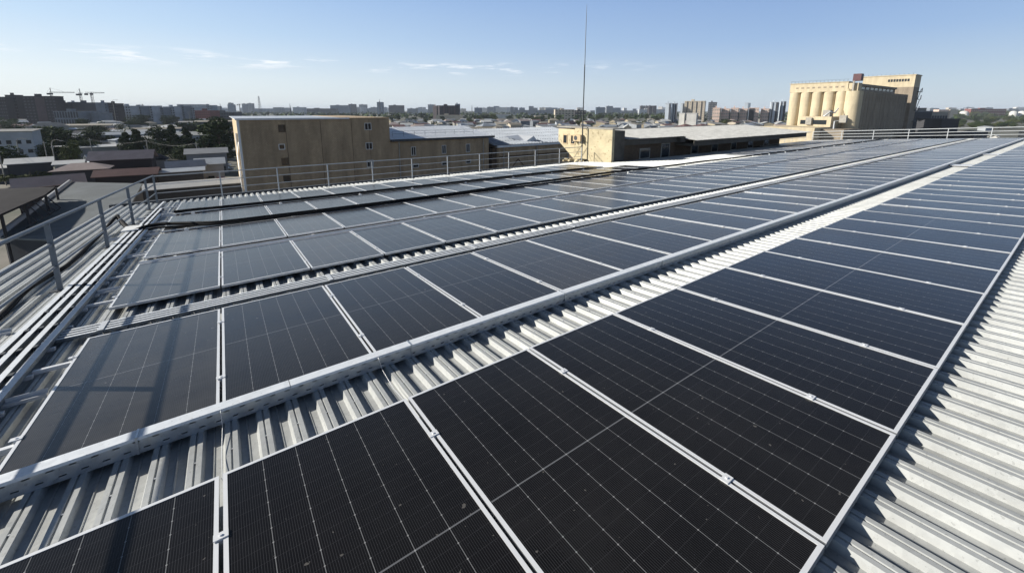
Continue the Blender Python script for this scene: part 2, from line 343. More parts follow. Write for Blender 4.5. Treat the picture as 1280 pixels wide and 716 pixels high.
# ------------------------------------------------------------------ slotted cable tray between first and second row
tr = thing('cable_tray', 'wide galvanised cable tray with slotted side and lid between the two nearest panel rows', 'cable tray', RM @ T(0, .70, 0))
ZB, ZT, TW = rib_top(.75)+.001, .026, .094
b = MB(); slots = []
u = -3.4; L = 58.4
# side wall with real slot openings: build from strips between slots
def slotted(b, u0, u1, y0, y1, z0, z1, per=.10, sl=.035, sh=.008):
    zs = [z0, z0+.030, z0+.030+sh, z0+.085, z0+.085+sh, z1]
    for i in range(5):
        if i in (0,2,4): b.box(u0, u1, y0, y1, zs[i], zs[i+1])
        else:
            off = 0 if i == 1 else per/2; k = u0-off; 
            n_ = int((u1-u0)/per)+1
            for j in range(n_):
                a = u0+off+j*per; c_ = min(a+per-sl, u1)
                if a < u1: b.box(a, c_, y0, y1, zs[i], zs[i+1])
            if off: b.box(u0, u0+off-sl, y0, y1, zs[i], zs[i+1])
b = MB(); slotted(b, -3.4, 20, 0, .0025, ZB, ZT-.012); b.box(20, 55, 0, .0025, ZB, ZT-.012); b.build('side_wall', M['tray'], tr)
b = MB(); b.box(-3.4, 55, TW-.0025, TW, ZB, ZT-.012); b.build('side_wall', M['tray'], tr)
b = MB(); b.box(-3.4, 55, .003, TW-.003, ZB+.001, ZB+.003); b.build('base', M['tray'], tr)
for a in [-3.4+1.93*i for i in range(30)]:      # overlapping lids
    e = min(a+1.925, 55); b = MB(); jz = rnd.uniform(0,.0015)
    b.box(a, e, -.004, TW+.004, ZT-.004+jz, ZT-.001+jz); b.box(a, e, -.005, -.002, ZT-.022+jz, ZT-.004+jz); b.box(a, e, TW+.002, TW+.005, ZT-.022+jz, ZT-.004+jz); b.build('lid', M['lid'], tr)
for a in [-2.4+1.93*i for i in range(12)]:
    b = MB(); b.box(a, a+.012, -.008, TW+.008, ZT+.002, ZT+.004); b.box(a,a+.012,-.010,-.007,ZB,ZT+.004); b.build('strap', M['tray'], tr)
# thin earthing wires crossing the gap
for i, u in enumerate((.0, 1.154)):
    b = MB(); b.tube([(u, .8, .0), (u, .69, .02), (u+.003,.6,-.06), (u-.004,.3,-.075), (u+.002,.02,-.055),(u,-.02,-.01)], .0022, 6)
    b.build('earth_wire', M['steel'], None, RM, label=f'thin grey earth wire crossing the ribbed gap at the {ordinal(i)} panel joint from the left', cat='wire', group='earth wires across the gap')
# ------------------------------------------------------------------ bundle of four conduits between rows two and three
PV = [3.35, 3.43, 3.51, 3.59]; hc = rib_top(3.4)+.008
WHICH = ['nearest', 'second nearest', 'third nearest', 'farthest']
for i, v in enumerate(PV):
    b = MB(); a = -1.55
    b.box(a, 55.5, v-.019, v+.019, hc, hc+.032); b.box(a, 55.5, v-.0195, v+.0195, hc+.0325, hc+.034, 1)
    o = b.build('cable_conduit', [M['tray_shade'], M['lid']], None, RM, label=f'{WHICH[i]} of the four thin grey channels running between the second and third panel rows', cat='cable conduit', group='channels between the second and third row')
for i in range(48):
    u = -1.1+i*1.2; b = MB(); b.box(u-.02, u+.02, 3.30, 3.65, rib_top(3.4), hc-.002)
    if i % 2 == 0: b.box(u-.028, u+.028, 3.32, 3.62, hc+.038, hc+.043)
    b.build('conduit_bracket', M['steel'], None, RM, label='flat bracket strapped over the four channels between the second and third rows' if i % 2 == 0 else 'low cross support under the four channels between the second and third rows', cat='bracket', group='brackets of the four channels' if i % 2 == 0 else 'supports under the four channels')
# wire hooks in front of the channels, one per rib
b = MB(); 
for k in range(-6, 150):
    u = k*.2+.13; z = rib_top(3.2)-.03
    b.tube([(u,3.34,hc+.01),(u,3.29,hc+.012),(u+.02,3.22,z+.03),(u+.06,3.24,z+.02),(u+.06,3.31,z+.035)], .005, 5)
b.build('cable_hook_strip', M['dark'], None, RM, label='row of small dark wire hooks along the near side of the four thin channels', cat='cable hooks')
# ------------------------------------------------------------------ conduits along the left end of the rows
UV_ = [-1.80, -1.70, -1.58, -1.47]; hl = -.045
for i, u in enumerate(UV_):
    b = MB(); wd = (.030, .026, .026, .032)[i]; v0 = (-1.6, -1.6, -1.6, -1.6)[i]; v1 = (11.0, 16.6, 14.5, 13.0)[i]
    vs = [v0, -2.28+3.08, 4, v1]
    for a, c in zip([v0,.8,3],[.8,3,v1]):
        za, zc = rib_top(a)+.035, rib_top(c)+.035
        pts = [(u-wd,a,za),(u+wd,a,za),(u+wd,c,zc),(u-wd,c,zc),(u-wd,a,za+.045),(u+wd,a,za+.045),(u+wd,c,zc+.045),(u-wd,c,zc+.045)]
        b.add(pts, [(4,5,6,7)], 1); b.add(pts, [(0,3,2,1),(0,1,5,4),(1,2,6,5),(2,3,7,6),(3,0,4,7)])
    b.build('cable_conduit', [M['tray_shade'], M['lid']], None, RM, label=f'{["outermost","second from outside","third from outside","innermost"][i]} of four pale channels running away beside the left railing', cat='cable conduit', group='channels beside the left railing')
for i in range(26):
    v = -1.2+i*.62; h = rib_top(v); b = MB(); b.box(-1.86, -1.40, v-.02, v+.02, h+.001, h+.033)
    for u in (-1.75,-1.64,-1.525): b.box(u-.018, u+.018, v-.03, v+.03, h+.034, h+.088, 1)
    b.build('pipe_clamp', [M['steel'], M['dark']], None, RM, label='dark clamp holding the four pale channels beside the left railing', cat='clamp', group='clamps of the channels beside the left railing')
for i, (u0,u1,v) in enumerate(((-2.75,-1.95,4.05),(-2.4,-1.95,2.1),(-1.45,-1.2,2.05),(-1.45,-1.2,5.1),(-1.45,-1.2,7.4),(-2.1,-1.2,9.65),(-2.0,-1.1,12.7))):
    h = rib_top(v); b = MB(); b.box(u0,u1,v-.025,v+.025,h+.002,h+.03); b.box(u0,u1,v+.021,v+.025,h+.03,h+.06)
    b.build('angle_bar', M['steel'], None, RM, label=['grey angle bar lying across the roof ribs left of the first full railing post','short grey angle bar in the lower left by the channels','short bar under the left end of the second row','short bar beside the third row left end','short bar beside the left end of the fourth row','long flat bar reaching the panels under the thick black cable','long flat bar at the left start of the thin black cable'][i], cat='bar')
# ------------------------------------------------------------------ black cables
def cab(pts, r, lab, nm='black_cable'):
    b = MB(); P_ = []
    for i in range(len(pts)-1):
        p0 = Vector(pts[max(i-1,0)]); p1 = Vector(pts[i]); p2 = Vector(pts[i+1]); p3 = Vector(pts[min(i+2,len(pts)-1)])
        for j in range(8):
            t = j/8; P_.append(.5*((2*p1)+(p2-p0)*t+(2*p0-5*p1+4*p2-p3)*t*t+(3*p1-p0-3*p2+p3)*t**3))
    P_.append(Vector(pts[-1])); b.tube(P_, r, 8); return b.build(nm, M['black'], None, RM, label=lab, cat='cable', group='black cables on the roof')
c1 = [(-1.72,10.25,.0),(-1.5,10.5,.04),(-1.2,10.45,.06),(-.75,10.12,.06),(-.3,9.75,.06),(.1,9.56,.06),(1.1,9.5,.06),(3,9.42,.06),(6,9.42,.06),(9,9.6,.06),(12.3,9.68,.06),(15,9.85,.06),(17.8,9.95,.02),(19.3,10.15,-.02),(20.8,10.15,-.02),(22.5,10.25,-.02),(24.3,9.95,.0)] + [(27+i*3, 9.7+.06*math.sin(i*1.7), .03) for i in range(10)]
cab(c1, .044, 'thick black cable bundle lying between the fourth and fifth panel rows')
c2 = [(-1.68,10.2,-.04),(-1.3,10.15,.03),(-.9,9.95,.03),(-.45,9.75,.03),(0,9.52,.03),(1,9.4,.035),(3,9.32,.035)] + [(4+2*i,9.34+.03*math.sin(i*1.3),.03) for i in range(6)]
cab(c2, .026, 'thinner black cable joining the thick one near the left end of the fifth row')
c3 = [(-1.15,12.95,.03),(-.6,12.82,.05),(0,12.72,.05),(2.7,12.6,.05),(5.5,12.55,.05),(9.7,12.5,.05),(13,12.5,.05),(15.6,12.5,.03),(16.6,12.6,-.05)]
cab(c3, .042, 'black cable lying between the fifth and the farthest panel row')
c4 = [(-2.6,-1,-.02),(-2.45,1.2,-.03),(-2.3,2.8,-.04),(-2.24,4.2,-.05),(-2.26,4.9,-.05),(-2.31,5.7,-.03),(-2.26,5.95,.02),(-2.3,6.9,-.05),(-2.24,7.4,-.05),(-2.27,8.5,-.05),(-2.3,9.6,-.03),(-2.28,10.6,.04),(-2.26,11.6,.16),(-2.22,12.0,.2)]
cab(c4, .038, 'black wrapped cable winding along the foot of the left railing')
b = MB(); b.tube([(-2.24,11.95,.2),(-2.05,11.4,.06),(-1.86,10.85,-.06)], [.045,.055,.05], 10); b.build('cable_sleeve', M['black'], None, RM, label='short stiff black sleeve bridging from the railing cable to the panel cable', cat='cable sleeve')
b = MB(); b.box(-1.93,-1.62,10.2,10.9,rib_top(8)+.09,rib_top(8)+.115); b.build('splice_plate', M['white'], None, RM, label='white plate where the black sleeve meets the roof channels', cat='plate')
# cables hidden under R3/R4 joint, thin white trim there
b = MB(); b.box(-1.15, 54, 6.42, 6.44, -.03, .03); b.box(-1.15,54,6.44,6.80,-.05,-.045); b.build('edge_strip', M['alu'], None, RM, label='thin pale metal strip along the joint of the third and fourth panel rows', cat='metal strip')
for i in range(22):
    u = -.6+i*2.31+rnd.uniform(-.2,.2)
    for (v, z, nm) in ((6.62, -.03, 'between the third and fourth rows'), (9.56, .0, 'beside the thick black cable'), (12.44,.0,'beside the far black cable')):
        if v > 9.8 and u > 16: continue
        b = MB(); b.box(u-.035,u+.045,v-.03,v+.03,z-.03,z+.018); b.box(u-.02,u+.02,v-.02,v+.02,z+.018,z+.03)
        b.build('cable_tie_block', M['white'], None, RM, label='small white fixing block '+nm, cat='fixing block', group='white blocks '+nm)
# loose white cover plates on the gap far away
for i, (u, v) in enumerate(((25.3,.35),(33.0,.3))):
    b = MB(); b.box(u-.35,u+.35,v-.32,v+.3,-.055,-.04); b.box(u-.35,u+.35,v+.296,v+.3,-.055,-.01); b.build('cover_plate', M['alu'], None, RM, label=['white sheet lying across the ribbed gap beside the slotted tray, the nearer one','white sheet lying on the ribbed gap by the tray, the farther one'][i], cat='metal sheet')
# ------------------------------------------------------------------ railings
def railing(name, label, posts, heights, rr, pr, end=None, flat=False, parent_only=False):
    # posts: list of world positions of the post feet
    t = thing(name, label, 'railing', T(*posts[0])); inv = Vector(posts[0]); rm = M['rail'] if 'left edge' in label else M['rail_pale']
    for p in posts:
        b = MB(); q = Vector(p)-inv
        b.box(-pr, pr, -pr*.6, pr*.6, 0, heights[0]-.01, m=T(*q) @ Matrix.Rotation(AZ,4,'Z')); b.build('post', rm, t)
        b = MB(); b.box(-.11,.11,-.05,.05,.001,.012, m=T(*q) @ Matrix.Rotation(AZ,4,'Z')); b.build('foot_plate', M['dark'], t)
    for h in heights:
        b = MB(); b.tube([Vector(p)-inv+Vector((0,0,h)) for p in posts], rr[heights.index(h)], 8); b.build('rail', rm, t)
    return t
def rp(u, v): return RM @ Vector((u, v, rib_top(v)+.002))
railing('roof_railing', 'grey metal railing with three rails along the left edge of the solar roof', [rp(-1.93, v) for v in (-3.5,-.45,2.62,5.72,8.82,11.9,15.0,17.0)], [1.02,.70,.37], [.025,.024,.018], .029)
railing('roof_railing', 'grey railing with thin rails along the far edge in front of the tan building', [rp(-1.93+1.98*i, 17.05) for i in range(12)], [1.0,.68,.36], [.020,.014,.014], .022)
railing('roof_railing', 'pale railing across the far right end of the solar roof below the silos', [rp(57.0, 16.6-2.75*i) for i in range(7)], [.95,.62,.32], [.035,.028,.028], .04)
railing('roof_railing', 'low distant railing between the slate roof and the silos', [RM @ Vector((50.0+1.9*i, 17.5, -.1)) for i in range(5)], [.95,.62,.32], [.022,.018,.018], .025)
M['conc_shade'] = mat('shaded_concrete', (.10,.09,.075), .95, 0, .35, 1.5, .4)  # shade of the penthouse side wall put into the colour, fascia shares it
# ------------------------------------------------------------------ penthouse with slate roof, and mast
def hbox(b, u0,u1,v0,v1,z0,z1, mi=0): b.box(u0,u1,v0,v1,z0,z1,mi)
ph = thing('rooftop_building', 'low cream rooftop building with pale slate roof and dark shaded side', 'building', HM @ T(20.5, 15, 0))
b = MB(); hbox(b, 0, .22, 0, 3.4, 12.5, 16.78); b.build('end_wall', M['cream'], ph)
b = MB(); hbox(b, .221, 1.2, .0, 3.4, 12.5, 16.70); b.build('side_wall', M['conc_shade'], ph)
b = MB(); pp = [(3.41,14.6),(5.1,15.8),(5.1,16.68),(3.41,16.68)]; b.add([(0,y_,z_) for y_,z_ in pp]+[(1.2,y_,z_) for y_,z_ in pp], [(0,3,2,1),(4,5,6,7),(0,1,5,4),(1,2,6,5),(2,3,7,6),(3,0,4,7)]); b.build('end_wall', M['cream'], ph)
b = MB(); hbox(b, -.04, 1.25, -.04, 5.25, 16.785, 16.86); b.build('coping', M['conc'], ph)
M['oldbrick'] = brick_mat('old_brown_brick', (.12,.08,.05), (.18,.12,.07), (.08,.06,.045), 3.2, .5, .25, .95, .03, .5)
b = MB(); hbox(b, 1.21, 7.2, .3, 5.1, 12.5, 15.75); hbox(b, 7.21, 26.2, .9, 5.1, 12.5, 15.6); hbox(b, 1.21, 26.2, 5.11, 5.2, 4, 16.0); b.build('side_wall', M['oldbrick'], ph)
b = MB(); hbox(b, 1.21, 7.0, .0, .29, 15.72, 16.1); hbox(b, 7.6, 27.3, -.95, .88, 15.45, 15.62); hbox(b, 7.0, 7.6, -.3,.28,15.7,16.12)
for z in (0,): hbox(b, 7.6, 27.3, -1.0, -.955, 15.45, 15.85)
b.build('fascia', M['conc_shade'], ph)
for i, (u, w_, z0, z1) in enumerate(((3.2,1.0,14.75,15.35),(5.6,.9,14.3,15.6),(10.4,.9,14.6,15.4),(13.4,.9,14.6,15.4),(16.6,.8,14.6,15.4),(19.6,.9,14.6,15.4),(22.8,.9,14.6,15.4))):
    v = .27 if u < 7 else .87; f = MB(); hbox(f, u-.06,u+w_+.06,v-.03,v+.02,z0-.06,z0); hbox(f, u-.06,u+w_+.06,v-.03,v+.02,z1,z1+.06); hbox(f,u-.06,u,v-.03,v+.02,z0,z1); hbox(f,u+w_,u+w_+.06,v-.03,v+.02,z0,z1)
    fo = f.build('window', M['conc'], ph); f = MB(); hbox(f, u,u+w_,v-.015,v+.01,z0,z1); f.build('pane', M['glassw'], fo)
# corrugated slate roof, rising to the back
def slate(b, u0, u1, v0, v1, z0, z1, per=.18, amp=.025):
    n_ = int((u1-u0)/per)*4; pts = []; 
    for i in range(n_+1):
        u = u0+(u1-u0)*i/n_; h = amp*math.sin(i*math.pi/2)
        pts += [(u,v0,z0+h),(u,v1,z1+h),(u,v0,z0+h-.015),(u,v1,z1+h-.015)]
    fs = []
    for i in range(n_):
        a = i*4; c = a+4; fs += [(a,c,c+1,a+1),(a+2,a+3,c+3,c+2),(a,a+2,c+2,c),(a+1,c+1,c+3,a+3)]
    b.add(pts, fs)
b = MB(); slate(b, 1.26, 7.5, -.25, 5.35, 16.16, 16.42); b.build('slate_roof', M['slate'], ph)
b = MB(); slate(b, 7.52, 27.8, -1.25, 5.35, 15.90, 16.42); b.build('slate_roof', M['slate'], ph)
b = MB(); hbox(b, 1.2, 27.9, 5.36, 5.5, 16.36, 16.47); b.build('ridge_cap', M['conc'], ph)
for v in (4.35, 3.55):
    f = MB(); f.box(-.035,.02,v-.24,v+.24,15.62,15.68); f.box(-.035,.02,v-.24,v+.24,16.24,16.3); f.box(-.035,.02,v-.24,v-.18,15.68,16.24); f.box(-.035,.02,v+.18,v+.24,15.68,16.24)
    fo = f.build('window', M['beige_lit'], ph); f = MB(); f.box(-.012,.01,v-.18,v+.18,15.68,16.24); f.build('pane', M['glassw'], fo)
ac = thing('air_conditioner', 'small white air conditioner box high on the cream wall beside the mast', 'air conditioner', HM @ T(20.5, 17.9, 15.9))
b = MB(); b.box(-.3,-.03,-.36,.36,0,.44); b.build('casing', M['beige_lit'], ac)
b = MB(); b.tube([(-.31,.1,.22),(-.305,.1,.22)], .16, 16); b.build('fan_grille', M['dark'], ac)
b = MB(); b.box(-.36,0,-.36,-.32,-.08,-.03); b.box(-.36,0,.32,.36,-.08,-.03); b.build('bracket', M['steel'], ac)
mast = thing('lightning_mast', 'tall thin dark lightning mast rising beside the cream rooftop building', 'mast', HM @ T(20.2, 17.35, 14.72))
b = MB(); b.tube([(0,0,0),(0,0,2.9)], .045, 10); b.tube([(0,0,2.9),(0,0,6.2)], .034, 8); b.build('pole', M['dark'], mast)
b = MB(); b.tube([(0,0,6.2),(0,0,9.0),(0.01,0,9.9)], [.026,.02,.008], 8); b.build('tip', M['rail'], mast)
b = MB(); b.box(-.3,.28,-.25,.25,-.04,0); b.tube([(0,0,1.0),(-.0,.75,.02)], .015, 6); b.tube([(0,0,.7),(-.35,-.3,0)], .012, 6); b.build('base_plate', M['dark'], mast)
for z in (2.05, 1.2):
    b = MB(); b.box(-.02,.3,-.02,.02,z,z+.03); b.build('wall_bracket', M['dark'], mast)
b = MB()
for i in range(26):
    a = rnd.uniform(0,6.28); rr_ = rnd.uniform(0,.8); s_ = rnd.uniform(.05,.14); z_ = .03*(1-rr_)
    b.box(-s_,s_,-s_*.7,s_*.7,-.04,s_*.5+z_, m=T(20.0-.35*rr_+.6*rr_*math.cos(a), 18.0+1.2*rr_*math.sin(a), 14.60) @ Matrix.Rotation(a,4,'Z') @ Matrix.Rotation(a*.2,4,'X'))
b.build('rubble', M['cream'], None, HM, label='small heap of pale plaster rubble at the foot of the lightning mast', cat='rubble', kind='stuff')
# ------------------------------------------------------------------ windows helper on walls facing -v
def win(parent, u, z0, z1, w_, v, two=True, fm=None):
    f = MB(); e = .09; y0, y1 = v-.06, v+.01
    f.box(u-e,u+w_+e,y0,y1,z0-e,z0); f.box(u-e,u+w_+e,y0,y1,z1,z1+e); f.box(u-e,u,y0,y1,z0,z1); f.box(u+w_,u+w_+e,y0,y1,z0,z1)
    if two: f.box(u+w_/2-.04,u+w_/2+.04,y0+.01,y1,z0,z1)
    fo = f.build('window', fm or M['frame_w'], parent); f = MB(); f.box(u,u+w_,v-.02,v+.008,z0,z1); f.build('pane', M['glassw'], fo); return fo
# tan block beyond the far railing
t = thing('tan_block', 'tall windowless looking tan brick block behind the far railing', 'building', HM @ T(2.9, 71.3, 0))
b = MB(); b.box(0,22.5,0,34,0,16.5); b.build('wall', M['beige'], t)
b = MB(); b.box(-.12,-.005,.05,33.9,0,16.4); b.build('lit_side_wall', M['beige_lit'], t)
b = MB(); b.box(-.45,-.13,-.02,.3,0,16.4); b.build('corner_pilaster', M['white'], t)
b = MB(); b.box(-.6,15.6,-.35,34.3,16.51,16.62); b.box(-.6,15.6,-.37,-.3,16.45,16.72); b.build('roof_slab', M['silver'], t)
b = MB(); b.box(15.65,22.6,-.1,34,16.51,16.66); b.build('parapet', M['beige'], t)
for z in (14.6, 11.2, 8.1): win(t, 18.2, z, z+1.05, 1.0, 0)
for z in (14.6, 9.4, 6.6): win(t, 5.0, z, z+1.0, .8, 0, False, M['oldbrick'])
win(t, 4.8, 11.9, 12.6, .7, 0, False, M['white'])
for u in (5.9, 11.0, 15.9, 18.9):
    b = MB(); b.box(u,u+.06,-.02,.0,0,16.4); b.build('wall_joint', M['oldbrick'], t)
b = MB(); b.tube([(-.25,6,12.8),(-.7,2.2,11.2),(-.7,.3,8)], .12, 6); b.build('drain_pipe', M['white'], t)
b = MB(); b.tube([(-.3,12,14),(-.3,12,3)], .2, 6); b.build('drain_pipe', M['white'], t)
# lower wing with silver roof
t = thing('tan_wing', 'lower tan brick wing with silver roof, right of the tall tan block', 'building', HM @ T(25.42, 71.35, 0))
b = MB(); b.box(0,21.1,0,26,0,12.3); b.build('wall', M['beige'], t)
b = MB(); b.box(.05,22.2,-.7,-.55,12.32,12.72); b.box(0,22.2,-.55,0,12.3,12.36); b.build('gutter', M['dark'], t)
b = MB(); b.add([(.1,-.55,12.6),(22.2,-.55,12.6),(22.2,13,14.4),(.1,13,14.4),(22.2,26.5,12.6),(.1,26.5,12.6)], [(0,1,2,3),(3,2,4,5)]); b.add([(22.2,-.55,12.3),(22.2,26.5,12.3),(22.2,26.5,12.6),(22.2,13,14.4),(22.2,-.55,12.6)],[(0,1,2,3,4)])
for i in range(28): b.box(.3+i*.8,.36+i*.8,-.5,13,.0,.07, m=Matrix.Translation((0,-.02,12.62)) @ Matrix.Rotation(math.atan2(1.8,13.55),4,'X'))
b.build('metal_roof', M['silver'], t)
for u in (4.0, 10.3, 15.7): win(t, u, 9.6, 11.1, .75, 0, True)
for u in (4.2, 10.2, 15.6): win(t, u, 7.3, 7.9, 1.0, 0, False)
for u in (1.6, 19.7):
    b = MB(); b.tube([(u,-.12,12.3),(u,-.12,0)], .1, 6); b.build('drain_pipe', M['conc'], t)
b = MB()
for i in range(9): b.tube([(1.5+i*2.2,3.0,13),(1.5+i*2.2,3.0,14.0)], .035, 5)
for z in (13.5,14.0): b.tube([(1.5,3.0,z),(19.1,3.0,z)], .03, 5)
b.build('roof_railing', M['rail'], t)
# hall with blue grey ribbed metal roof, right of the wing
t = thing('tan_hall', 'tan brick hall with blue grey ribbed roof, between silver wing and cream rooftop building', 'building', HM @ T(47.3, 70.5, 0))
b = MB(); b.box(1.2,30,0,34,0,10.2); b.build('wall', M['beige'], t)
b = MB(); b.box(0,1.19,.8,33,0,10.0); b.build('recess_wall', M['oldbrick'], t)
b = MB(); b.box(.3,31,-.9,-.6,10.2,10.65); b.box(.3,31,-.6,0,10.22,10.3); b.build('gutter', M['silver'], t)
b = MB(); b.add([(-.3,-.8,10.7),(31,-.8,10.7),(31,17,13.3),(-.6,17,13.3),(31,35,10.7),(-.6,35,10.7)], [(0,1,2,3),(3,2,4,5)])
for i in range(40):
    for s_ in range(5): b.box(.2+i*.76,.34+i*.76,s_*3.55,s_*3.55+3.3,0,.16, m=T(0,-.8,10.72) @ Matrix.Rotation(math.atan2(2.6,17.8),4,'X'))
b.build('metal_roof', mat('ribbed_blue_grey_roof',(.36,.39,.43),.5,.2,.15,.4), t)
b = MB(); b.add([(9.3,1.2,11.0),(12.7,1.2,11.0),(11.6,1.2,12.2),(6.0,5,12.0),(11.0,6.5,12.2)], [(0,1,2),(0,2,4,3),(2,1,4)]); b.build('dormer', M['silver'], t)
b = MB(); b.box(1.25,30,-.08,0,8.0,8.3); b.build('wall_band', M['oldbrick'], t)
for u in (2.4, 11.5, 21.0):
    b = MB(); b.tube([(u,-.14,10.2),(u,-.14,0)], .11, 6); b.build('drain_pipe', M['conc'], t)
b = MB()
for (x0,z0,x1,z1) in ((3.6,4.6,6.3,7.4),(6.3,7.4,9,4.6),(3.8,4.5,3.8,0),(8.8,4.5,8.8,0),(4.9,4.2,6.3,5.8),(6.3,5.8,7.7,4.2),(4.9,4.2,4.9,0),(7.7,4.2,7.7,0)): b.tube([(x0,-.06,z0),(x1,-.06,z1)], .12, 4)
b.build('brick_arch_relief', M['oldbrick'], t)
# ------------------------------------------------------------------ grain silos
SU, SV, SD = 225.4, 58.5, 4.5
t = thing('grain_silos', 'huge cream grain silo complex with round towers and a maroon lift box on top', 'silos', HM @ T(SU, SV, 0))
zt = 26.3
for i in range(5):
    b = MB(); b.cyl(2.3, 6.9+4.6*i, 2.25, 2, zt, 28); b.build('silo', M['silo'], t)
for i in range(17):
    b = MB(); b.cyl(*((1.2, 2.3, 3.0) if i == 0 else (2.6+4.5*i, 2.3, 2.3)), 0, zt, 28); b.build('silo', M['silo'] if i < 1 else M['silo_shade'], t)
b = MB(); b.box(2.4,76,2.4,26,0,zt-.1); b.build('silo_core', M['silo_shade'], t)
b = MB(); b.box(.2,6.6,4.7,27.2,zt+.01,zt+3.9); b.box(-.1,6.8,4.5,27.5,zt+3.92,zt+4.15); b.build('gallery', M['silo'], t)
b = MB(); 
for i in range(9): b.box(.17,.22,6+i*2.2,7.1+i*2.2,zt+1.6,zt+2.3)
b.build('gallery_window', M['silo_shade'], t)
b = MB(); b.box(.4,5,1.2,4.5,zt+.01,zt+3.4); b.build('corner_house', M['silo'], t)
b = MB(); b.box(5.5,58,1.8,8,zt+.01,zt+3.0); b.box(5.2,58,1.2,1.75,zt+2.2,zt+3.15); b.build('side_gallery', M['silo_shade'], t)
for i in range(8):
    b = MB(); b.box(7+i*6.1,11+i*6.1,1.74,1.79,zt+.9,zt+1.9); b.build('gallery_window', M['glassw'], t)
b = MB(); b.box(-.6,2.4,.4,3.2,30.5,33.4); b.build('lift_box', M['maroon'], t)
b = MB(); b.box(-.7,-.1,2.4,3.0,0,30.49); b.build('lift_shaft', M['conc'], t)
b = MB(); b.tube([(-.5,4.1,0),(-.5,4.1,zt+1)], .35, 8); b.build('vertical_pipe', M['silo'], t)
b = MB(); b.box(83,95,0,22.3,30.6,36.8); b.build('work_tower', M['silo'], t)
b = MB(); b.box(83,95,0,7,0,30.59); b.box(84,94,7.01,20,26,30.59); b.build('work_tower', M['silo_shade'], t)
b = MB(); b.box(82.7,95.3,-.3,22.6,36.82,37.2); b.build('tower_parapet', M['silo'], t)
for i in range(8):
    b = MB(); b.box(82.93,82.99,2.2+i*1.15,3.05+i*1.15,33.6,35.0); b.build('tower_window', M['glassw'], t)
b = MB()
for z in (6,12,18,24,28): b.box(91,96.4,-1.2,-.05,z,z+.3); b.box(96.1,96.4,-1.2,-.9,z,z+2.4)
for z0 in (0,6,12,18,24): b.tube([(91.3,-.7,z0),(96,-.7,z0+5.8)], .16, 4)
b.build('fire_escape', M['dark'], t)
b = MB(); b.box(-26,-.8,6,27.5,0,11); b.box(-26.3,-26.005,6,13,0,10.8); b.build('base_building', M['silo'], t)
b = MB(); b.box(-10,-1,5.9,18,11.02,15.4); b.build('base_upper', M['silo'], t)
b = MB(); b.box(-10.05,-10.005,7.5,12.6,12.0,13.9); b.box(-10.05,-10.005,15.2,17.4,12.0,13.8); b.build('opening', M['glassw'], t)
b = MB(); b.box(-10.9,-10.1,12.9,15.1,11.8,14.9); b.box(-9,-6,7,9.6,15.42,18.2); b.box(-10.4,-8.8,.6,3,13,16); b.build('filter_unit', M['conc'], t)
b = MB(); b.tube([(-9,9,15.5),(-9,7,17.5),(-5,6.5,17),(-2,6.4,19)], .3, 6); b.tube([(-12,4,0),(-12,4,13.5),(-2,4,13.8)], .25, 6); b.build('duct', M['steel'], t)
b = MB(); b.box(-20,-.8,-2,5.8,0,10.4); b.build('base_building', M['silo_shade'], t)
for i in range(14):
    pass
b = MB()
for i in range(16): b.tube([(.0,5+i*1.45,zt+4.15),(.0,5+i*1.45,zt+5.1)], .05, 4)
for i in range(12): b.tube([(82.8,1+i*1.9,37.2),(82.8,1+i*1.9,38.0)], .06, 4)
b.tube([(0,4.6,zt+5.1),(0,27,zt+5.1)], .04, 4); b.build('roof_guard_rail', M['dark'], t)
# ------------------------------------------------------------------ generic far buildings and houses
def far_block(name, label, cat, x0, x1, ytop, d, wall, win_m, floors, cols, depth=None, rot=0, winw=.6, winh=.36, group=None, top=None, strips=None):
    a, c = away(x0, d), away(x1, d); w_ = (c-a).length; z = ztop(ytop, d, (x0+x1)/2); dep = depth or max(12, w_*.4)
    if x0 > 820 and x0 < 990 and rot == 0: rot = -.5; w_ *= .82; a = a+Vector((0, w_*.25, 0))
    t = thing(name, label, cat, T(*a) @ Matrix.Rotation(rot,4,'Z'), group)
    b = MB(); b.box(0,w_,0,dep,0,z); b.build('wall', wall, t)
    b = MB(); b.box(-.2,w_+.2,-.2,dep+.2,z+.01,z+.6); b.build('parapet', wall if top is None else top, t)
    if floors and cols:
        b = MB(); fh = z/floors; cw = w_/cols; wb = None
        for i in range(floors):
            for j in range(cols):
                wb = MB() if True else wb
                wb.box(0, cw*winw, -.12, .02, 0, fh*winh)
                if i == 0 and j == 0: me = wb.mesh('window', win_m)
                link('window', me, t, T(cw*(j+.5-winw/2), 0, fh*(i+.3)))
    if strips:
        for (f0, f1, m_) in strips:
            b = MB(); b.box(w_*f0, w_*f1, -.5, -.13, 0, z-.3); b.build('facade_strip', m_, t)
    if random.random() < .7:
        b = MB(); b.box(w_*.3,w_*.45,dep*.3,dep*.6,z+.61,z+2.8); b.build('stair_head', wall, t)
    return t
C = {}
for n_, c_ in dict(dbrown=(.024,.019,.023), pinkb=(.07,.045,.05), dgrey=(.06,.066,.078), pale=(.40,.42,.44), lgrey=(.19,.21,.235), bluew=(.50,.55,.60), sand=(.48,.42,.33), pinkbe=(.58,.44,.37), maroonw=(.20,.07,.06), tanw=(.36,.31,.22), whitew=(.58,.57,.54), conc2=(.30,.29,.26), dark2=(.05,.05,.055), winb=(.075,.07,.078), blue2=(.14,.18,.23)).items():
    C[n_] = mat('facade_'+n_, c_, .9, 0, .2, .15, detail=5)
W2 = M['glassw']
fb_ = far_block
fb_('high_rise', 'dark brown high rise at the far left edge of the view', 'high rise', -14, 9.5, 122, 430, C['dbrown'], C['winb'], 9, 8, 7, winw=.5)
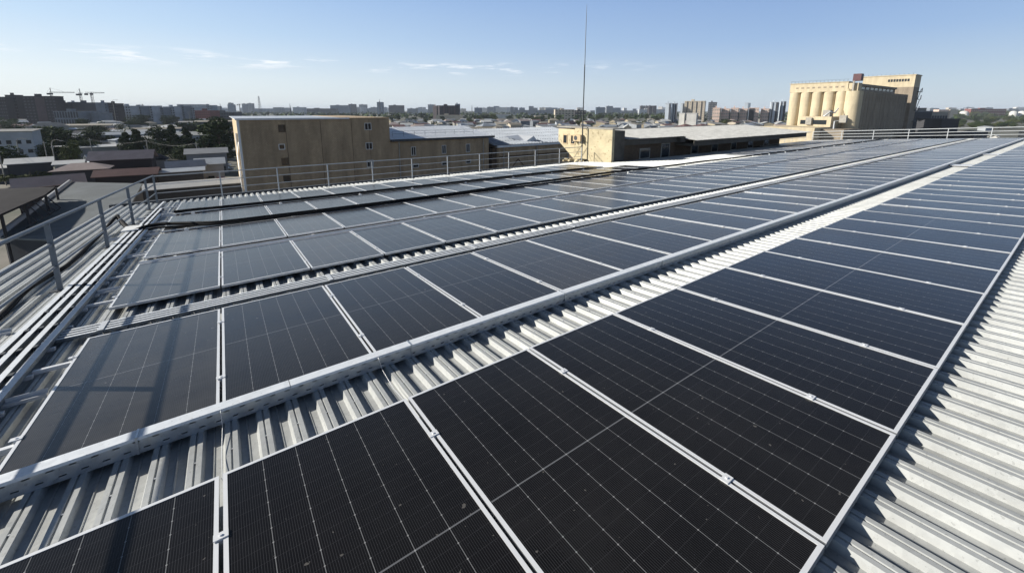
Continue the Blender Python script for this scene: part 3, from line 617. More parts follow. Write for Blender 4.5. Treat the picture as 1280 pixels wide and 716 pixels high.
fb_('high_rise', 'rounded dark brown high rise tower second from the left edge', 'high rise', 10, 23, 119.5, 440, C['dbrown'], C['winb'], 10, 6, 7, winw=.5)
fb_('high_rise', 'pale slim block seen through the gap between the dark brown high rises', 'high rise', 25, 33, 133, 620, C['lgrey'], C['dark2'], 8, 3, 14)
fb_('high_rise', 'broad dark brown high rise with pinkish middle panel under the left crane', 'high rise', 31, 72, 121, 430, C['dbrown'], C['winb'], 10, 9, 8, winw=.5, strips=[(.38,.66,C['pinkb'])])
fb_('high_rise', 'short dark block right of the high rise with pinkish panel', 'high rise', 72, 87, 129, 450, C['dgrey'], C['winb'], 8, 5, 7)
fb_('colonnade_block', 'low grey block with tall pale piers before the dark high rises', 'building', 66, 97, 140, 390, C['lgrey'], C['dark2'], 2, 9, 18, winw=.6, winh=.8)
fb_('high_rise', 'pale blue thin block behind the short dark one', 'high rise', 86, 92, 128, 700, C['blue2'], W2, 6, 2, 14)
fb_('high_rise', 'dark long high rise below the two right cranes', 'high rise', 91, 121, 129, 450, C['dgrey'], C['winb'], 8, 8, 8, winw=.5)
fb_('high_rise', 'high rise with a pale blue grey front panel beside the long dark one', 'high rise', 121, 134, 129, 448, C['blue2'], W2, 8, 4, 8, strips=[(.0,.9,C['lgrey'])])
fb_('high_rise', 'dark brown block next to the pale blue fronted high rise', 'high rise', 134, 147, 130, 450, C['dbrown'], C['winb'], 8, 5, 8)
fb_('low_block', 'low plain grey building in front of the long dark high rise', 'building', 112, 122, 142, 400, C['lgrey'], None, 0, 0, 14)
segs = [(147,163,133),(163,176,134),(176,190,133),(190,204,135),(204,218,134),(218,230,133.5),(230,243,135)]
for i, (a, c, y) in enumerate(segs):
    fb_('apartment_block', f'{ordinal(i)} section from the left of the long grey white apartment row', 'apartment block', a, c+.3, y, 500+i*12, C['lgrey'] if i%2 else C['pale'], C['dark2'], 7, 5, 14, winw=.5, winh=.5, group='sections of the long apartment row')
fb_('apartment_block', 'maroon brown block at the right end of the apartment row', 'apartment block', 243, 262, 139, 480, C['maroonw'], W2, 6, 7, 16, winw=.4)
fb_('apartment_block', 'grey low block between the maroon block and the tan corner', 'apartment block', 262, 292, 141, 560, C['dgrey'], W2, 4, 9, 16)
fb_('apartment_block', 'pale apartment block rising behind the grey white row', 'apartment block', 222, 250, 131, 800, C['pale'], C['lgrey'], 7, 9, 18)
fb_('apartment_block', 'small bluish block right behind the pale one', 'apartment block', 252, 265, 132, 900, C['blue2'], W2, 6, 5, 18)
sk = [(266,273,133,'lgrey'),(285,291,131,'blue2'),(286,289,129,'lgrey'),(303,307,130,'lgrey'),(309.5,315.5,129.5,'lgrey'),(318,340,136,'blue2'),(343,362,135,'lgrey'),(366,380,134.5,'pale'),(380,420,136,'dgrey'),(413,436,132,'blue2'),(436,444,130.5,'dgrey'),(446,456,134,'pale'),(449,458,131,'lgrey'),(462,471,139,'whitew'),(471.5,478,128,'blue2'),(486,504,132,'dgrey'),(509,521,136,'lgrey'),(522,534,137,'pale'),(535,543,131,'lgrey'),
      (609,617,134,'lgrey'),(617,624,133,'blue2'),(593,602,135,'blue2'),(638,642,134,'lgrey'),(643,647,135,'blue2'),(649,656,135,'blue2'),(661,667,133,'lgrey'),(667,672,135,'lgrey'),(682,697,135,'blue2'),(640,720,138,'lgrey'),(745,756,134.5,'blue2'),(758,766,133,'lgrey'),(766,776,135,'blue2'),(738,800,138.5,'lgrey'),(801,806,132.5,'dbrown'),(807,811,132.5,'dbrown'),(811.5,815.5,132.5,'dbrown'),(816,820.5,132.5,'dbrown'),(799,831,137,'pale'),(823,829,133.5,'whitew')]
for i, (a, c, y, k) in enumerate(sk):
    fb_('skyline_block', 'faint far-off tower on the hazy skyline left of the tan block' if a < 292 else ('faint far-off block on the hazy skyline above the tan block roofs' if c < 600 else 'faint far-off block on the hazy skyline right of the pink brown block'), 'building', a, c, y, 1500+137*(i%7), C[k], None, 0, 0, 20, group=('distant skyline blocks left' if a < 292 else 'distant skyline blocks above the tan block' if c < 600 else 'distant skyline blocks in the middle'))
rk = random.Random(5)
for i in range(85):
    x0 = rk.uniform(262, 835) if i < 65 else rk.uniform(1150, 1285); w0 = rk.uniform(4, 15)
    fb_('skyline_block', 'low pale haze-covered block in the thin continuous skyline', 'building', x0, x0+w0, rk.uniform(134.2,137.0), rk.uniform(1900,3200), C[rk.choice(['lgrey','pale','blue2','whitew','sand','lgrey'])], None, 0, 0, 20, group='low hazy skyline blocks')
fb_('high_rise', 'wide pinkish brown high rise with dark vertical bays above the silver roof', 'high rise', 546, 573, 132.5, 700, C['dbrown'], C['winb'], 8, 8, 18, winw=.45, strips=[(.05,.13,C['pinkbe']),(.3,.36,C['pinkb']),(.55,.6,C['pinkb']),(.8,.86,C['pinkb'])])
fb_('high_rise', 'lit pale pink end tower left of the wide pinkish brown high rise', 'high rise', 541, 546, 133, 705, C['pinkbe'], None, 0, 0, 20)
fb_('high_rise', 'grey tower at the right end of the wide pinkish brown high rise', 'high rise', 569, 574, 130.5, 730, C['lgrey'], None, 0, 0, 14)
fb_('long_wall_building', 'long cream low building in front of the pinkish brown high rise', 'building', 545, 578, 144.5, 640, C['sand'], None, 0, 0, 10)
fb_('low_block', 'cream white low block above the silver roofs, right of the pinkish brown high rise', 'building', 620, 639, 143.5, 700, C['whitew'], None, 0, 0, 12)
fb_('apartment_block', 'beige apartment block with dark openings left of the mast', 'apartment block', 694, 718, 137.5, 820, C['sand'], C['dbrown'], 4, 6, 24, winw=.5)
fb_('apartment_block', 'brownish block just right of the beige one, crossed by the mast', 'apartment block', 719, 733, 138.5, 900, C['dbrown'], C['sand'], 3, 4, 20)
fb_('low_block', 'pale cream shed in front of the beige apartment block', 'building', 669, 685, 145.5, 620, C['sand'], None, 0, 0, 12)
fb_('high_rise', 'blue white high rise, left one of the slim pair right of centre', 'high rise', 832, 839, 129.5, 560, C['bluew'], None, 0, 0, 10, strips=[(.75,1.0,C['dgrey'])])
fb_('high_rise', 'blue white high rise with dark right side, right one of the slim pair', 'high rise', 840, 846.5, 129.5, 565, C['bluew'], None, 0, 0, 12, strips=[(.3,.5,C['dgrey']),(.72,1.0,C['dark2'])])
fb_('high_rise', 'narrow grey white tower left of the big beige high rise', 'high rise', 851, 857, 129.5, 600, C['bluew'], None, 0, 0, 12, strips=[(.5,.8,C['dgrey'])])
fb_('high_rise', 'big beige high rise with many vertical stripes right of centre', 'high rise', 857.5, 886, 127, 560, C['sand'], C['conc2'], 12, 9, 18, winw=.4, strips=[(.12,.16,C['dgrey']),(.36,.4,C['dgrey']),(.58,.62,C['dgrey']),(.82,.86,C['dgrey'])])
fb_('high_rise', 'dark grey green towers behind the right side of the big beige high rise', 'high rise', 886, 897, 128.5, 620, C['dgrey'], C['lgrey'], 10, 3, 14)
fb_('storage_block', 'small windowless cream box, left one of the twin boxes', 'building', 850, 857.5, 142.5, 330, C['whitew'], None, 0, 0, 8)
fb_('storage_block', 'larger windowless cream box, right one of the twin boxes', 'building', 860, 874, 142.5, 320, C['whitew'], None, 0, 0, 12)
for i, (a, c) in enumerate(((892,902),(903,914),(915,925),(926,936),(938,950),(953,963))):
    fb_('apartment_block', f'{ordinal(i)} section from the left of the pinkish beige apartment row before the silos', 'apartment block', a, c+.9, 135.5+(i%2), 520, C['pinkbe'], C['conc2'], 5, 4, 14, group='sections of the pinkish row', strips=[(.93,1.05,C['dark2'])] if i != 4 else [(.0,.55,C['dark2'])])
fb_('high_rise', 'white tower peeking over the pinkish beige apartment row', 'high rise', 931, 939, 129, 700, C['bluew'], None, 0, 0, 12, strips=[(.6,1.0,C['blue2'])])
fb_('high_rise', 'striped blue white high rise directly left of the silos', 'high rise', 964, 975, 128, 520, C['bluew'], None, 0, 0, 12, strips=[(.2,.3,C['dgrey']),(.62,.9,C['dark2'])])
fb_('high_rise', 'second striped blue white high rise touching the silos', 'high rise', 975.5, 983, 127, 530, C['bluew'], None, 0, 0, 12, strips=[(.1,.25,C['dgrey']),(.6,.95,C['dark2'])])
# right of the silos
fb_('shed_building', 'dark ribbed shed directly right of the silo complex', 'shed', 1144, 1166, 140, 260, C['dgrey'], None, 0, 0, 20, top=C['lgrey'])
fb_('shed_building', 'grey panelled shed right of the dark ribbed one', 'shed', 1166, 1186, 141, 262, C['conc2'], C['dgrey'], 3, 6, 20, winw=.7)
fb_('shed_building', 'low blue black shed furthest right by the trees', 'shed', 1180, 1202, 150, 230, C['dark2'], None, 0, 0, 14)
fb_('skyline_block', 'dark block over the sheds right of the silos', 'building', 1147, 1158, 135.5, 700, C['dgrey'], W2, 3, 4, 12)
fb_('skyline_block', 'beige lit block over the sheds right of the silos', 'building', 1174, 1186, 137.5, 900, C['pinkbe'], None, 0, 0, 12)
fb_('skyline_block', 'second beige lit block with a small tower near the right edge', 'building', 1188, 1198, 137.5, 900, C['sand'], None, 0, 0, 12)
fb_('apartment_block', 'long reddish brown block far away above the trees at the right edge', 'apartment block', 1214, 1258, 136.5, 1100, C['maroonw'], C['pinkbe'], 3, 16, 16, winw=.5)
for i, (px, pw) in enumerate(((1206,7),(1268,6),(1279,7))):
    p = away(px, 1000); b = MB(); n_ = 14; r_ = pw/514*1000*.62
    pts = [(0,0,0)]; b.tube([(p.x,p.y,0),(p.x,p.y,CZ-6)]+[(p.x,p.y,CZ-6+6*math.sin(a)) for a in (.4,.8,1.2,1.5)], [r_,r_]+[r_*math.cos(a) for a in (.4,.8,1.2,1.5)], 16)
    b.build('storage_tank', C['whitew'], None, None, label=['white domed tank left of the long reddish block','white domed tank right of the long reddish block','white domed tank at the very right edge'][i], cat='tank')
# spires, lattice masts, cranes
for i, (px, y, d, lab) in enumerate(((475,124,1500,'thin spire on the slim tower above the tan block'),(363,129.5,900,'dark slim mast on the skyline above the tan block'),(590,131.5,1200,'small dark spire right of the pinkish brown high rise'),(276,129.5,900,'small mast on the skyline left of the tan block'))):
    p = away(px, d); z = ztop(y, d, px); b = MB(); b.tube([(p.x,p.y,0),(p.x,p.y,z*.7),(p.x,p.y,z)], [d/900,d/1200,d/4000], 5); b.build('spire', C['dgrey'], None, None, label=lab, cat='spire')
p = away(325, 900); z = ztop(120.5, 900, 325); b = MB()
for sx in (-1,1):
    for sy in (-1,1): b.tube([(p.x+sx*3,p.y+sy*3,0),(p.x+sx*.7,p.y+sy*.7,z)], .22, 4)
for i in range(12):
    f = i/12; s_ = 3-2.3*f; f2 = (i+1)/12; s2 = 3-2.3*f2
    for sy in (-1,1): b.tube([(p.x-s_,p.y+sy*s_,z*f),(p.x+s2,p.y+sy*s2,z*f2)], .12, 3); b.tube([(p.x+s_,p.y+sy*s_,z*f),(p.x-s2,p.y+sy*s2,z*f2)], .12, 3)
b.build('lattice_mast', C['lgrey'], None, None, label='pale lattice transmission mast standing on the skyline', cat='mast')
def crane(px, ytop, yj, x0, x1, d, lab, luff=False):
    p = away(px, d); zj = ztop(yj, d, px); zt_ = ztop(ytop, d, px); k = d/514
    t = thing('tower_crane', lab, 'crane', T(*p), 'tower cranes over the high rises')
    b = MB()
    for sx in (-1,1):
        for sy in (-1,1): b.tube([(sx*.8,sy*.8,0),(sx*.8,sy*.8,zj)], .22, 4)
    n_ = 18
    for i in range(n_):
        b.tube([(-.8,-.8,zj*i/n_),(.8,-.8,zj*(i+1)/n_)], .14, 3); b.tube([(-.8,.8,zj*i/n_),(-.8,-.8,zj*(i+1)/n_)], .14, 3)
    b.build('mast', C['dgrey'], t)
    a, c = (x0-px)*k, (x1-px)*k; b = MB()
    b.tube([(a,0,zj),(c,0,zj+(2.5 if luff else .5))], .3, 4); b.tube([(a,0,zj+1.6),(c,0,zj+(3.2 if luff else 1))], .22, 4)
    m_ = int(abs(c-a)/2)
    for i in range(m_): f = i/m_; b.tube([(a+(c-a)*f,0,zj),(a+(c-a)*(f+.5/m_),0,zj+1.6)], .12, 3)
    b.build('jib', C['dgrey'], t)
    b = MB(); b.tube([(0,0,zj),(0,0,zt_)], .35, 4); b.tube([(0,0,zt_),(c*.6,0,zj+1.2)], .09, 3); b.tube([(0,0,zt_),(a*.8 if abs(a) > 3 else -5,0,zj+1)], .09, 3); b.build('tower_head', C['dgrey'], t)
    b = MB(); b.box(-1.2,1.2,-1.2,1.2,zj-2,zj); b.box(a-.5 if abs(a)>3 else -5,(a-.5 if abs(a)>3 else -5)+3,-1,1,zj-2.2,zj); b.build('counterweight', C['dark2'], t)
crane(68, 110, 116.5, 66, 97, 560, 'leftmost tower crane with long level jib above the dark high rises')
crane(104, 111, 117.5, 101.5, 107, 560, 'middle tower crane seen almost end on above the dark high rises')
crane(118, 115.3, 117, 110.5, 134, 540, 'right tower crane with flat top jib above the long dark high rise')
crane(179, 130, 132, 174, 181, 900, 'tiny crane above the grey white apartment row')
crane(300, 129.5, 131, 297, 303, 1200, 'tiny crane just left of the tan block')
# ------------------------------------------------------------------ houses of the near quarter (left), sized and placed by hand
RC = dict(white=mat('roof_white_sheet',(.56,.56,.54),.6,.15,.12,.5), grey=mat('roof_grey_sheet',(.26,.27,.28),.7,.1,.2,.5,stretch=(1,4,1)), silver=mat('roof_silver_sheet',(.42,.45,.48),.5,.3,.15,.5), brown=mat('roof_brown_sheet',(.15,.085,.08),.7,0,.2,.5),
          pink=mat('roof_faded_pink',(.42,.34,.31),.8,0,.15,.5), mauve=mat('roof_mauve_slate',(.27,.235,.24),.8,0,.15,.6), slate=mat('roof_slate',(.22,.22,.21),.9,0,.25,.5), dark=mat('roof_dark_blue',(.035,.04,.05),.9,0,.25,.5,spec=.15), tan=mat('roof_tan',(.30,.27,.22),.9,0,.2,.5))
def gable(b, w, d, z0, rise, over=.5, th=.12, mi=0, style='gable'):
    x0, x1, y0, y1 = -w/2-over, w/2+over, -d/2-over, d/2+over
    if style == 'gable':
        for s_ in (-1, 1):
            yo = y0 if s_ < 0 else y1
            p = [(x0,yo,z0),(x1,yo,z0),(x1,0,z0+rise),(x0,0,z0+rise)]; p2 = [(a,c_,z-th) for a,c_,z in p]
            f = [(0,1,2,3),(7,6,5,4),(0,4,5,1),(1,5,6,2),(3,7,4,0),(2,6,7,3)]
            b.add(p+p2, f if s_ < 0 else [tuple(reversed(k)) for k in f], mi)
    elif style == 'hip':
        h = min(w,d)/2; e = max(w/2-h, .1)
        b.add([(x0,y0,z0),(x1,y0,z0),(x1,y1,z0),(x0,y1,z0),(-e,0,z0+rise),(e,0,z0+rise)], [(0,1,5,4),(1,2,5),(2,3,4,5),(3,0,4),(3,2,1,0)], mi)
    elif style == 'mono':
        p = [(x0,y0,z0),(x1,y0,z0),(x1,y1,z0+rise),(x0,y1,z0+rise)]; p2 = [(a,c_,z-th) for a,c_,z in p]
        b.add(p+p2, [(0,1,2,3),(7,6,5,4),(0,4,5,1),(1,5,6,2),(2,6,7,3),(3,7,4,0)], mi)
def house(label, px, py, z, pw, dratio, style, roofm, wallm, rise=1.5, rot=0, nwin=3, group=None, name='house', cat='house', winz=None):
    p = at(px, py, z+rise*.4); dist = p.y; w_ = pw*dist/514*.92; d = w_*dratio
    t = thing(name, label, cat, T(p.x,p.y,0) @ Matrix.Rotation(AZ+rot,4,'Z'), group)
    b = MB(); b.box(-w_/2,w_/2,-d/2,d/2,0,z-.14)
    if style == 'gable': b.add([(s_*w_/2,y_,zz) for s_ in (-1,1) for (y_,zz) in ((-d/2,z-.14),(d/2,z-.14),(0,z+rise-.2))], [(0,2,1),(3,4,5)])
    if style == 'mono': b.add([(s_*w_/2,y_,zz) for s_ in (-1,1) for (y_,zz) in ((-d/2,z-.14),(d/2,z-.14),(d/2,z+rise-.2))], [(0,2,1),(3,4,5)])
    b.build('wall', wallm, t)
    b = MB(); gable(b, w_, d, z, rise, style=style); b.build('roof', roofm, t)
    if nwin:
        wb = MB(); ww = min(1.2, w_/(nwin*2)); wb.box(0,ww,-.06,.01,0,1.2); me = wb.mesh('window', M['glassw'])
        for f_ in range(max(1,int(z/3.1))):
            for i in range(nwin): link('window', me, t, T(-w_/2+w_*(i+.5)/nwin-ww/2, -d/2, .9+f_*3.0 if z > 2.6 else .7))
    return t
hw = C
LH = [
 ('pink brown hipped pavilion roof on posts left of the railing corner', 103,208,6,52,.6,'hip','pink','dark2',1.2,0,0),
 ('faded pink long roof at the left behind the big grey shed', 62,226,5,62,.42,'gable','pink','dbrown',1.5,.25,0),
 ('dark maroon roof reaching right towards the railing corner', 160,215,5,62,.35,'gable','brown','dbrown',1.2,-.1,0),
 ('mauve roofed house with a row of white framed windows', 154,194,7,62,.38,'gable','mauve','dbrown',1.8,-.1,5),
 ('small blue grey roof tucked right of the mauve roofed house', 197,196,6,18,.9,'hip','dark','lgrey',1.5,0,1),
 ('white roofed open shed by the far left trees', 37,201,5,40,.5,'mono','white','dark2',1.0,.2,0),
 ('small white roof between the open shed and the mauve house', 86,203,4.5,26,.5,'mono','white','conc2',.7,.1,1),
 ('light blue gabled shed left of the mauve house', 121,196,5,18,.8,'gable','silver','bluew',1.2,.4,1),
 ('silver gabled shed in front of the dark conifers', 232,205,5,38,.5,'gable','silver','conc2',1.4,.1,2),
 ('second silver roof right of the gabled shed, near the tan block', 262,202,5,30,.6,'mono','silver','pale',1.2,0,1),
 ('long low pale grey flat shed just beyond the railing', 218,213,5,62,.2,'mono','silver','dark2',.5,0,0),
 ('big flat grey tarred roof right below the far railing', 244,229,5.2,120,.42,'mono','grey','dgrey',.1,0,0),
 ('long white roofed shed in the left middle distance', 165,166.5,6,100,.2,'gable','silver','lgrey',1.2,-.15,0),
 ('narrow cream roof behind the long white roofed shed', 197,160.5,7,50,.25,'gable','tan','lgrey',.8,-.1,0),
 ('white roofed warehouse with tall dark openings', 243,167,7.5,54,.35,'gable','white','pale',1.4,-.05,9),
 ('grey house between warehouse and tan block', 258,189,6,44,.35,'mono','grey','lgrey',1.2,0,4),
 ('grey green long shed with pale ridge in the left middle', 134,182,5,54,.25,'mono','white','conc2',.6,.05,0),
 ('dark long shed with thin pale edge left of the green one', 74,184,5,56,.22,'mono','white','dgrey',.5,.12,0),
 ('white three storey house with small windows at the left edge', 14,163,11,48,.4,'mono','slate','pale',.6,-.2,5),
 ('grey gabled house behind the big round tree', 62,156,8,34,.5,'hip','slate','conc2',2.2,.2,4),
 ('dark grey long roof right of the big round tree', 96,166,6,38,.3,'mono','dark','dgrey',1.0,0,0),
 ('cream low house below the pale fronted high rise', 108,156,7,50,.3,'mono','tan','tanw',.8,0,6),
 ('small pale gabled house near the end of the cream low house', 136,152,8,22,.6,'hip','white','pale',1.6,.3,3),
 ('bright white gable end house among the left trees', 165,158,7,14,.9,'gable','slate','whitew',1.5,.6,1),
 ('white walled house in front of the apartment row', 232,152.5,9,14,.8,'mono','slate','bluew',.8,0,2),
 ('long grey building with many windows before the tan block', 272,151.5,9,48,.25,'mono','tan','dgrey',.8,0,9),
 ('grey two storey house half hidden at the far left', 18,152,7,22,.6,'gable','silver','lgrey',1.2,.4,2),
 ('low pale house between left trees and dark high rises', 30,149,7,26,.5,'mono','white','tanw',.6,0,3),
 ('brown roofed hut beside the lamp post at the left edge', 3,208,4,16,.8,'mono','white','dgrey',.6,0,1),
 ('grey shed with sagging roof below the colonnade block', 88,161,6,24,.4,'mono','silver','dgrey',.7,0,0),
]
for (lab, px, py, z, pw, dr, st, rc, wc, rise, rot, nw) in LH: house(lab, px, py, z, pw, dr, st, RC[rc], hw[wc], rise, rot, nw)
# big grey shed and the dark canopy beside it, right under the left edge
A, B_, C_ = at(90,228,7.6), at(178,230,7.6), at(0,297,6.4); D_ = B_+(C_-A)
t = thing('large_shed', 'large grey ribbed shed roof right below the left railing', 'shed', Matrix.Identity(4))
b = MB(); q = [C_, D_, B_, A]; b.add([tuple(p) for p in q]+[(p[0],p[1],p[2]-.15) for p in q], [(0,1,2,3),(7,6,5,4),(0,4,5,1),(1,5,6,2),(2,6,7,3),(3,7,4,0)]); 
e1 = (C_-A); nrm = (B_-A).normalized()
for i in range(60):
    f = i/60; p0 = A+e1*f+Vector((0,0,.02)); p1 = B_+e1*f+Vector((0,0,.02)); b.tube([p0,p1], .05, 3)
b.build('roof', mat('shed_roof_sheet',(.17,.19,.20),.6,.1,.22,.25,stretch=(1,1,1)), t)
b = MB(); q2 = [p+(sum((C_,D_,B_,A),Vector())/4-p)*.03 for p in (C_,D_,B_,A)]; b.add([(p[0],p[1],0) for p in q2]+[(p[0],p[1],p[2]-.2) for p in q2], [(i,(i+1)%4,4+(i+1)%4,4+i) for i in range(4)]); b.build('wall', C['dgrey'], t)
b = MB(); b.tube([A+Vector((-.3,0,.1)), C_+Vector((-.3,0,.1))], .3, 6); b.build('gutter', C['pale'], t)
t = thing('dark_canopy', 'high dark canopy roof on thin posts at the lower left edge', 'canopy', Matrix.Identity(4))
a0, a1, a2 = at(-70,262,9.5), at(66,236,9.5), at(-90,330,9.5); a3 = a1+(a2-a0)*.45
a1b = at(60,250,9.5)
b = MB(); q = [at(-110,318,8.8), at(0,268,8.8), at(56,243.5,8.8), at(69,233.5,8.8), at(-60,238,8.8)]; b.add([tuple(p) for p in q]+[(p[0],p[1],p[2]-.2) for p in q], [(0,1,2,3,4),(9,8,7,6,5)]+[(i,i+5,(i+1)%5+5,(i+1)%5) for i in range(5)]); b.build('roof', mat('tarred_canopy',(.03,.028,.03),.95,0,.3,.4,spec=.1), t)
for p in (q[1], q[2], q[1].lerp(q[2],.5), q[0], q[3]):
    b = MB(); b.tube([(p.x-.3,p.y+.3,0),(p.x-.3,p.y+.3,p.z-.2)], .12, 6); b.build('post', C['dark2'], t)
b = MB()
for k in range(5):
    p = q[1].lerp(q[2], .35+.16*k); b.tube([(p.x+.1,p.y,p.z-.1),(p.x+.8,p.y+.6,p.z-1.6)], .05, 4); b.tube([(p.x+.8,p.y+.6,p.z-1.6),(p.x+.1,p.y+.2,p.z-2.2)], .05, 4)
b.build('roof_truss', C['dark2'], t)
# small red and white truck in the yard
p = at(265,231,0.9)
t = thing('truck', 'small white and red truck parked below the far railing', 'truck', T(p.x,p.y,0) @ Matrix.Rotation(AZ+.4,4,'Z'))
b = MB(); b.box(-3,1.4,-1,1,.7,2.2); b.build('cargo_bed', C['whitew'], t)
b = MB(); b.add([(1.5,-1,.6),(3.2,-1,.6),(3.2,-1,1.5),(2.8,-1,2.3),(1.5,-1,2.4),(1.5,1,.6),(3.2,1,.6),(3.2,1,1.5),(2.8,1,2.3),(1.5,1,2.4)], [(0,1,2,3,4),(9,8,7,6,5),(0,5,6,1),(1,6,7,2),(2,7,8,3),(3,8,9,4),(4,9,5,0)]); b.build('cab', mat('red_truck_paint',(.35,.05,.05),.4), t)
b = MB(); b.box(2.86,3.06,-.8,.8,1.55,2.1, m=Matrix.Identity(4)); b.build('windscreen', M['glassw'], t)
for x_ in (-2.2, 2.2):
    for y_ in (-.95,.95):
        b = MB(); b.tube([(x_,y_-.12,.42),(x_,y_+.12,.42)], .42, 14); b.build('wheel', M['dark'], t)
# ------------------------------------------------------------------ trees
leaf = []
for nm, c1, c2 in (('leaf_dark',(.022,.036,.014),(.05,.075,.025)),('leaf_mid',(.035,.055,.018),(.075,.10,.035)),('leaf_olive',(.06,.075,.025),(.11,.125,.045))):
    m, n_, l, b_ = new_mat(nm); g_ = n_.new('ShaderNodeNewGeometry'); r_ = n_.new('ShaderNodeValToRGB'); r_.color_ramp.elements[0].color=(*c1,1); r_.color_ramp.elements[1].color=(*c2,1)
    l.new(g_.outputs['Random Per Island'], r_.inputs[0]); l.new(r_.outputs[0], b_.inputs['Base Color']); b_.inputs['Roughness'].default_value=.9; b_.inputs['Specular IOR Level'].default_value=.15; leaf.append(m)
bark = mat('bark', (.10,.075,.05), .95, 0, .3, 4)
def tree_mesh(seed, kind, nleaf, ls):
    rr = random.Random(seed); b = MB(); tb = MB()
    h = 1.0
    tb.tube([(0,0,0),(.01,.0,.25),(.0,.02,.55)], [.035,.026,.012], 7)
    blobs = []
    if kind == 'round':
        for i in range(15):
            a = rr.uniform(0,6.28); q_ = rr.uniform(.05,.34); z = rr.uniform(.32,.86); q_ *= (1-abs(z-.58)*1.2); blobs.append((q_*math.cos(a), q_*math.sin(a), z, rr.uniform(.11,.2)))
    elif kind == 'cone':
        for i in range(16):
            z = .12+.83*i/16; a = rr.uniform(0,6.28); q_ = .12*(1-z); blobs.append((q_*math.cos(a), q_*math.sin(a), z, .22*(1.05-z)+.015))
    else:
        for i in range(16):
            a = rr.uniform(0,6.28); q_ = rr.uniform(.1,.48); blobs.append((q_*math.cos(a), q_*math.sin(a), rr.uniform(.12,.42), rr.uniform(.1,.18)))
    for (x_,y_,z_,r_) in blobs[:9]: tb.tube([(0,0,.22 if kind!='cone' else z_-.05),(x_*.6,y_*.6,z_*.85),(x_,y_,z_)], [.014,.009,.004], 4)
    for i in range(nleaf):
        x_,y_,z_,r_ = rr.choice(blobs); v = Vector((rr.gauss(0,1),rr.gauss(0,1),rr.gauss(0,1))).normalized()*r_*rr.uniform(.6,1.12)
        v.z *= .85; c_ = Vector((x_,y_,z_))+v; s_ = ls*rr.uniform(.6,1.3); n1 = Vector((rr.gauss(0,1),rr.gauss(0,1),rr.gauss(0,1)+.6)).normalized(); a1 = n1.orthogonal().normalized(); a1.rotate(Matrix.Rotation(rr.uniform(0,6.28),3,n1)); b1 = n1.cross(a1)
        b.add([c_-a1*s_, c_-b1*s_*.6, c_+a1*s_, c_+b1*s_*.6], [(0,1,2,3)])
    return tb, b
TM = {}
for kind in ('round','cone','bush'):
    for s_ in range(3):
        for li in range(3):
            if (s_+li) % 3 == 2 and kind != 'round': continue
            tb, b = tree_mesh(100+s_*7+li, kind, 2300, .030 if kind != 'bush' else .032); TM[(kind,s_,li)] = (tb.mesh('trunk', bark), b.mesh('crown', leaf[li]))
def tree(label, px, py, hpx, kind, li, wide=1.0, group=None, z=0, name=None):
    p = at(px, py, z); h = hpx*p.y/514; ks = [k for k in TM if k[0]==kind and k[2]==li]; k = rnd.choice(ks)
    t = thing(name or {'round':'tree','cone':'conifer_tree','bush':'bush'}[kind], label, 'bush' if kind=='bush' else 'tree', T(*p) @ Matrix.Rotation(rnd.uniform(0,6.28),4,'Z') @ Matrix.Diagonal((h*wide,h*wide,h,1)), group)
    link('trunk', TM[k][0], t); link('crown', TM[k][1], t); return t
for a in [('big round olive green tree in the left middle distance',74,190,28,'round',1,1.5),('dark leafy tree left of the big round one',26,192,26,'round',0,1.3),('dark green tree at the left edge',2,200,26,'round',0,1.4),
          ('brighter green bush tree at the left edge',8,212,24,'round',1,1.5),('dark spreading tree behind the long sheds',118,182,17,'round',0,1.9),('dark conifer, leftmost of the clump left of the tan block',162,196,26,'cone',0,1.3),
          ('dark conifer, second in the clump left of the tan block',175,196,29,'cone',0,1.2),('dark leafy tree in the middle of the clump left of the tan block',203,194,28,'round',0,1.2),('tall dark conifer in the middle of the clump',219,194,31,'cone',0,1.1),
          ('dark conifer, right one of the clump',237,192,27,'cone',0,1.2),('large dark tree before the tan block',276,195,36,'round',0,1.3),('dark tree before the white roofed warehouse',262,185,26,'round',0,1.3),
          ('light green small tree at the tan block foot',275,208,16,'round',2,1.2),('yellow green shrub strip by the grey canopy',40,225,20,'bush',2,2.0),('low yellow green shrubs right of the strip',62,220,14,'bush',2,1.8),
          ('small leafy tree before the maroon roof',150,214,16,'round',1,1.4),('green bush below the silver sheds',240,231,14,'bush',1,1.7),('round green bush right below the silver sheds',262,227,13,'bush',1,1.6),
          ('thin bare looking tree in the left middle',94,212,30,'round',2,.7),('dark tree in front of the apartment row',240,166,14,'round',0,1.9),('low tree under the mauve house windows',145,208,12,'bush',1,1.6),
          ('dark tree behind the light green small one',285,190,24,'round',0,1.1),('green tree at the pale high rise foot',56,152,11,'round',0,2.2),('green tree under the colonnade block',86,155,10,'round',0,2.0)]:
    tree(a[0], a[1], a[2]+5, a[3]*1.45, a[4], a[5], a[6])
rt_ = random.Random(21)
for i in range(70):
    px, y = rt_.uniform(-5, 286), 158+rt_.random()**1.2*50
    if 118 < px < 190 and 190 < y < 203: continue
    tree('dark leafy garden tree between the roofs of the near left quarter', px, y, rt_.uniform(15,24)*(.7+(y-158)/80), 'round', rt_.choice([0,0,0,1]), rt_.uniform(1.1,1.9), group='garden trees of the near left quarter')
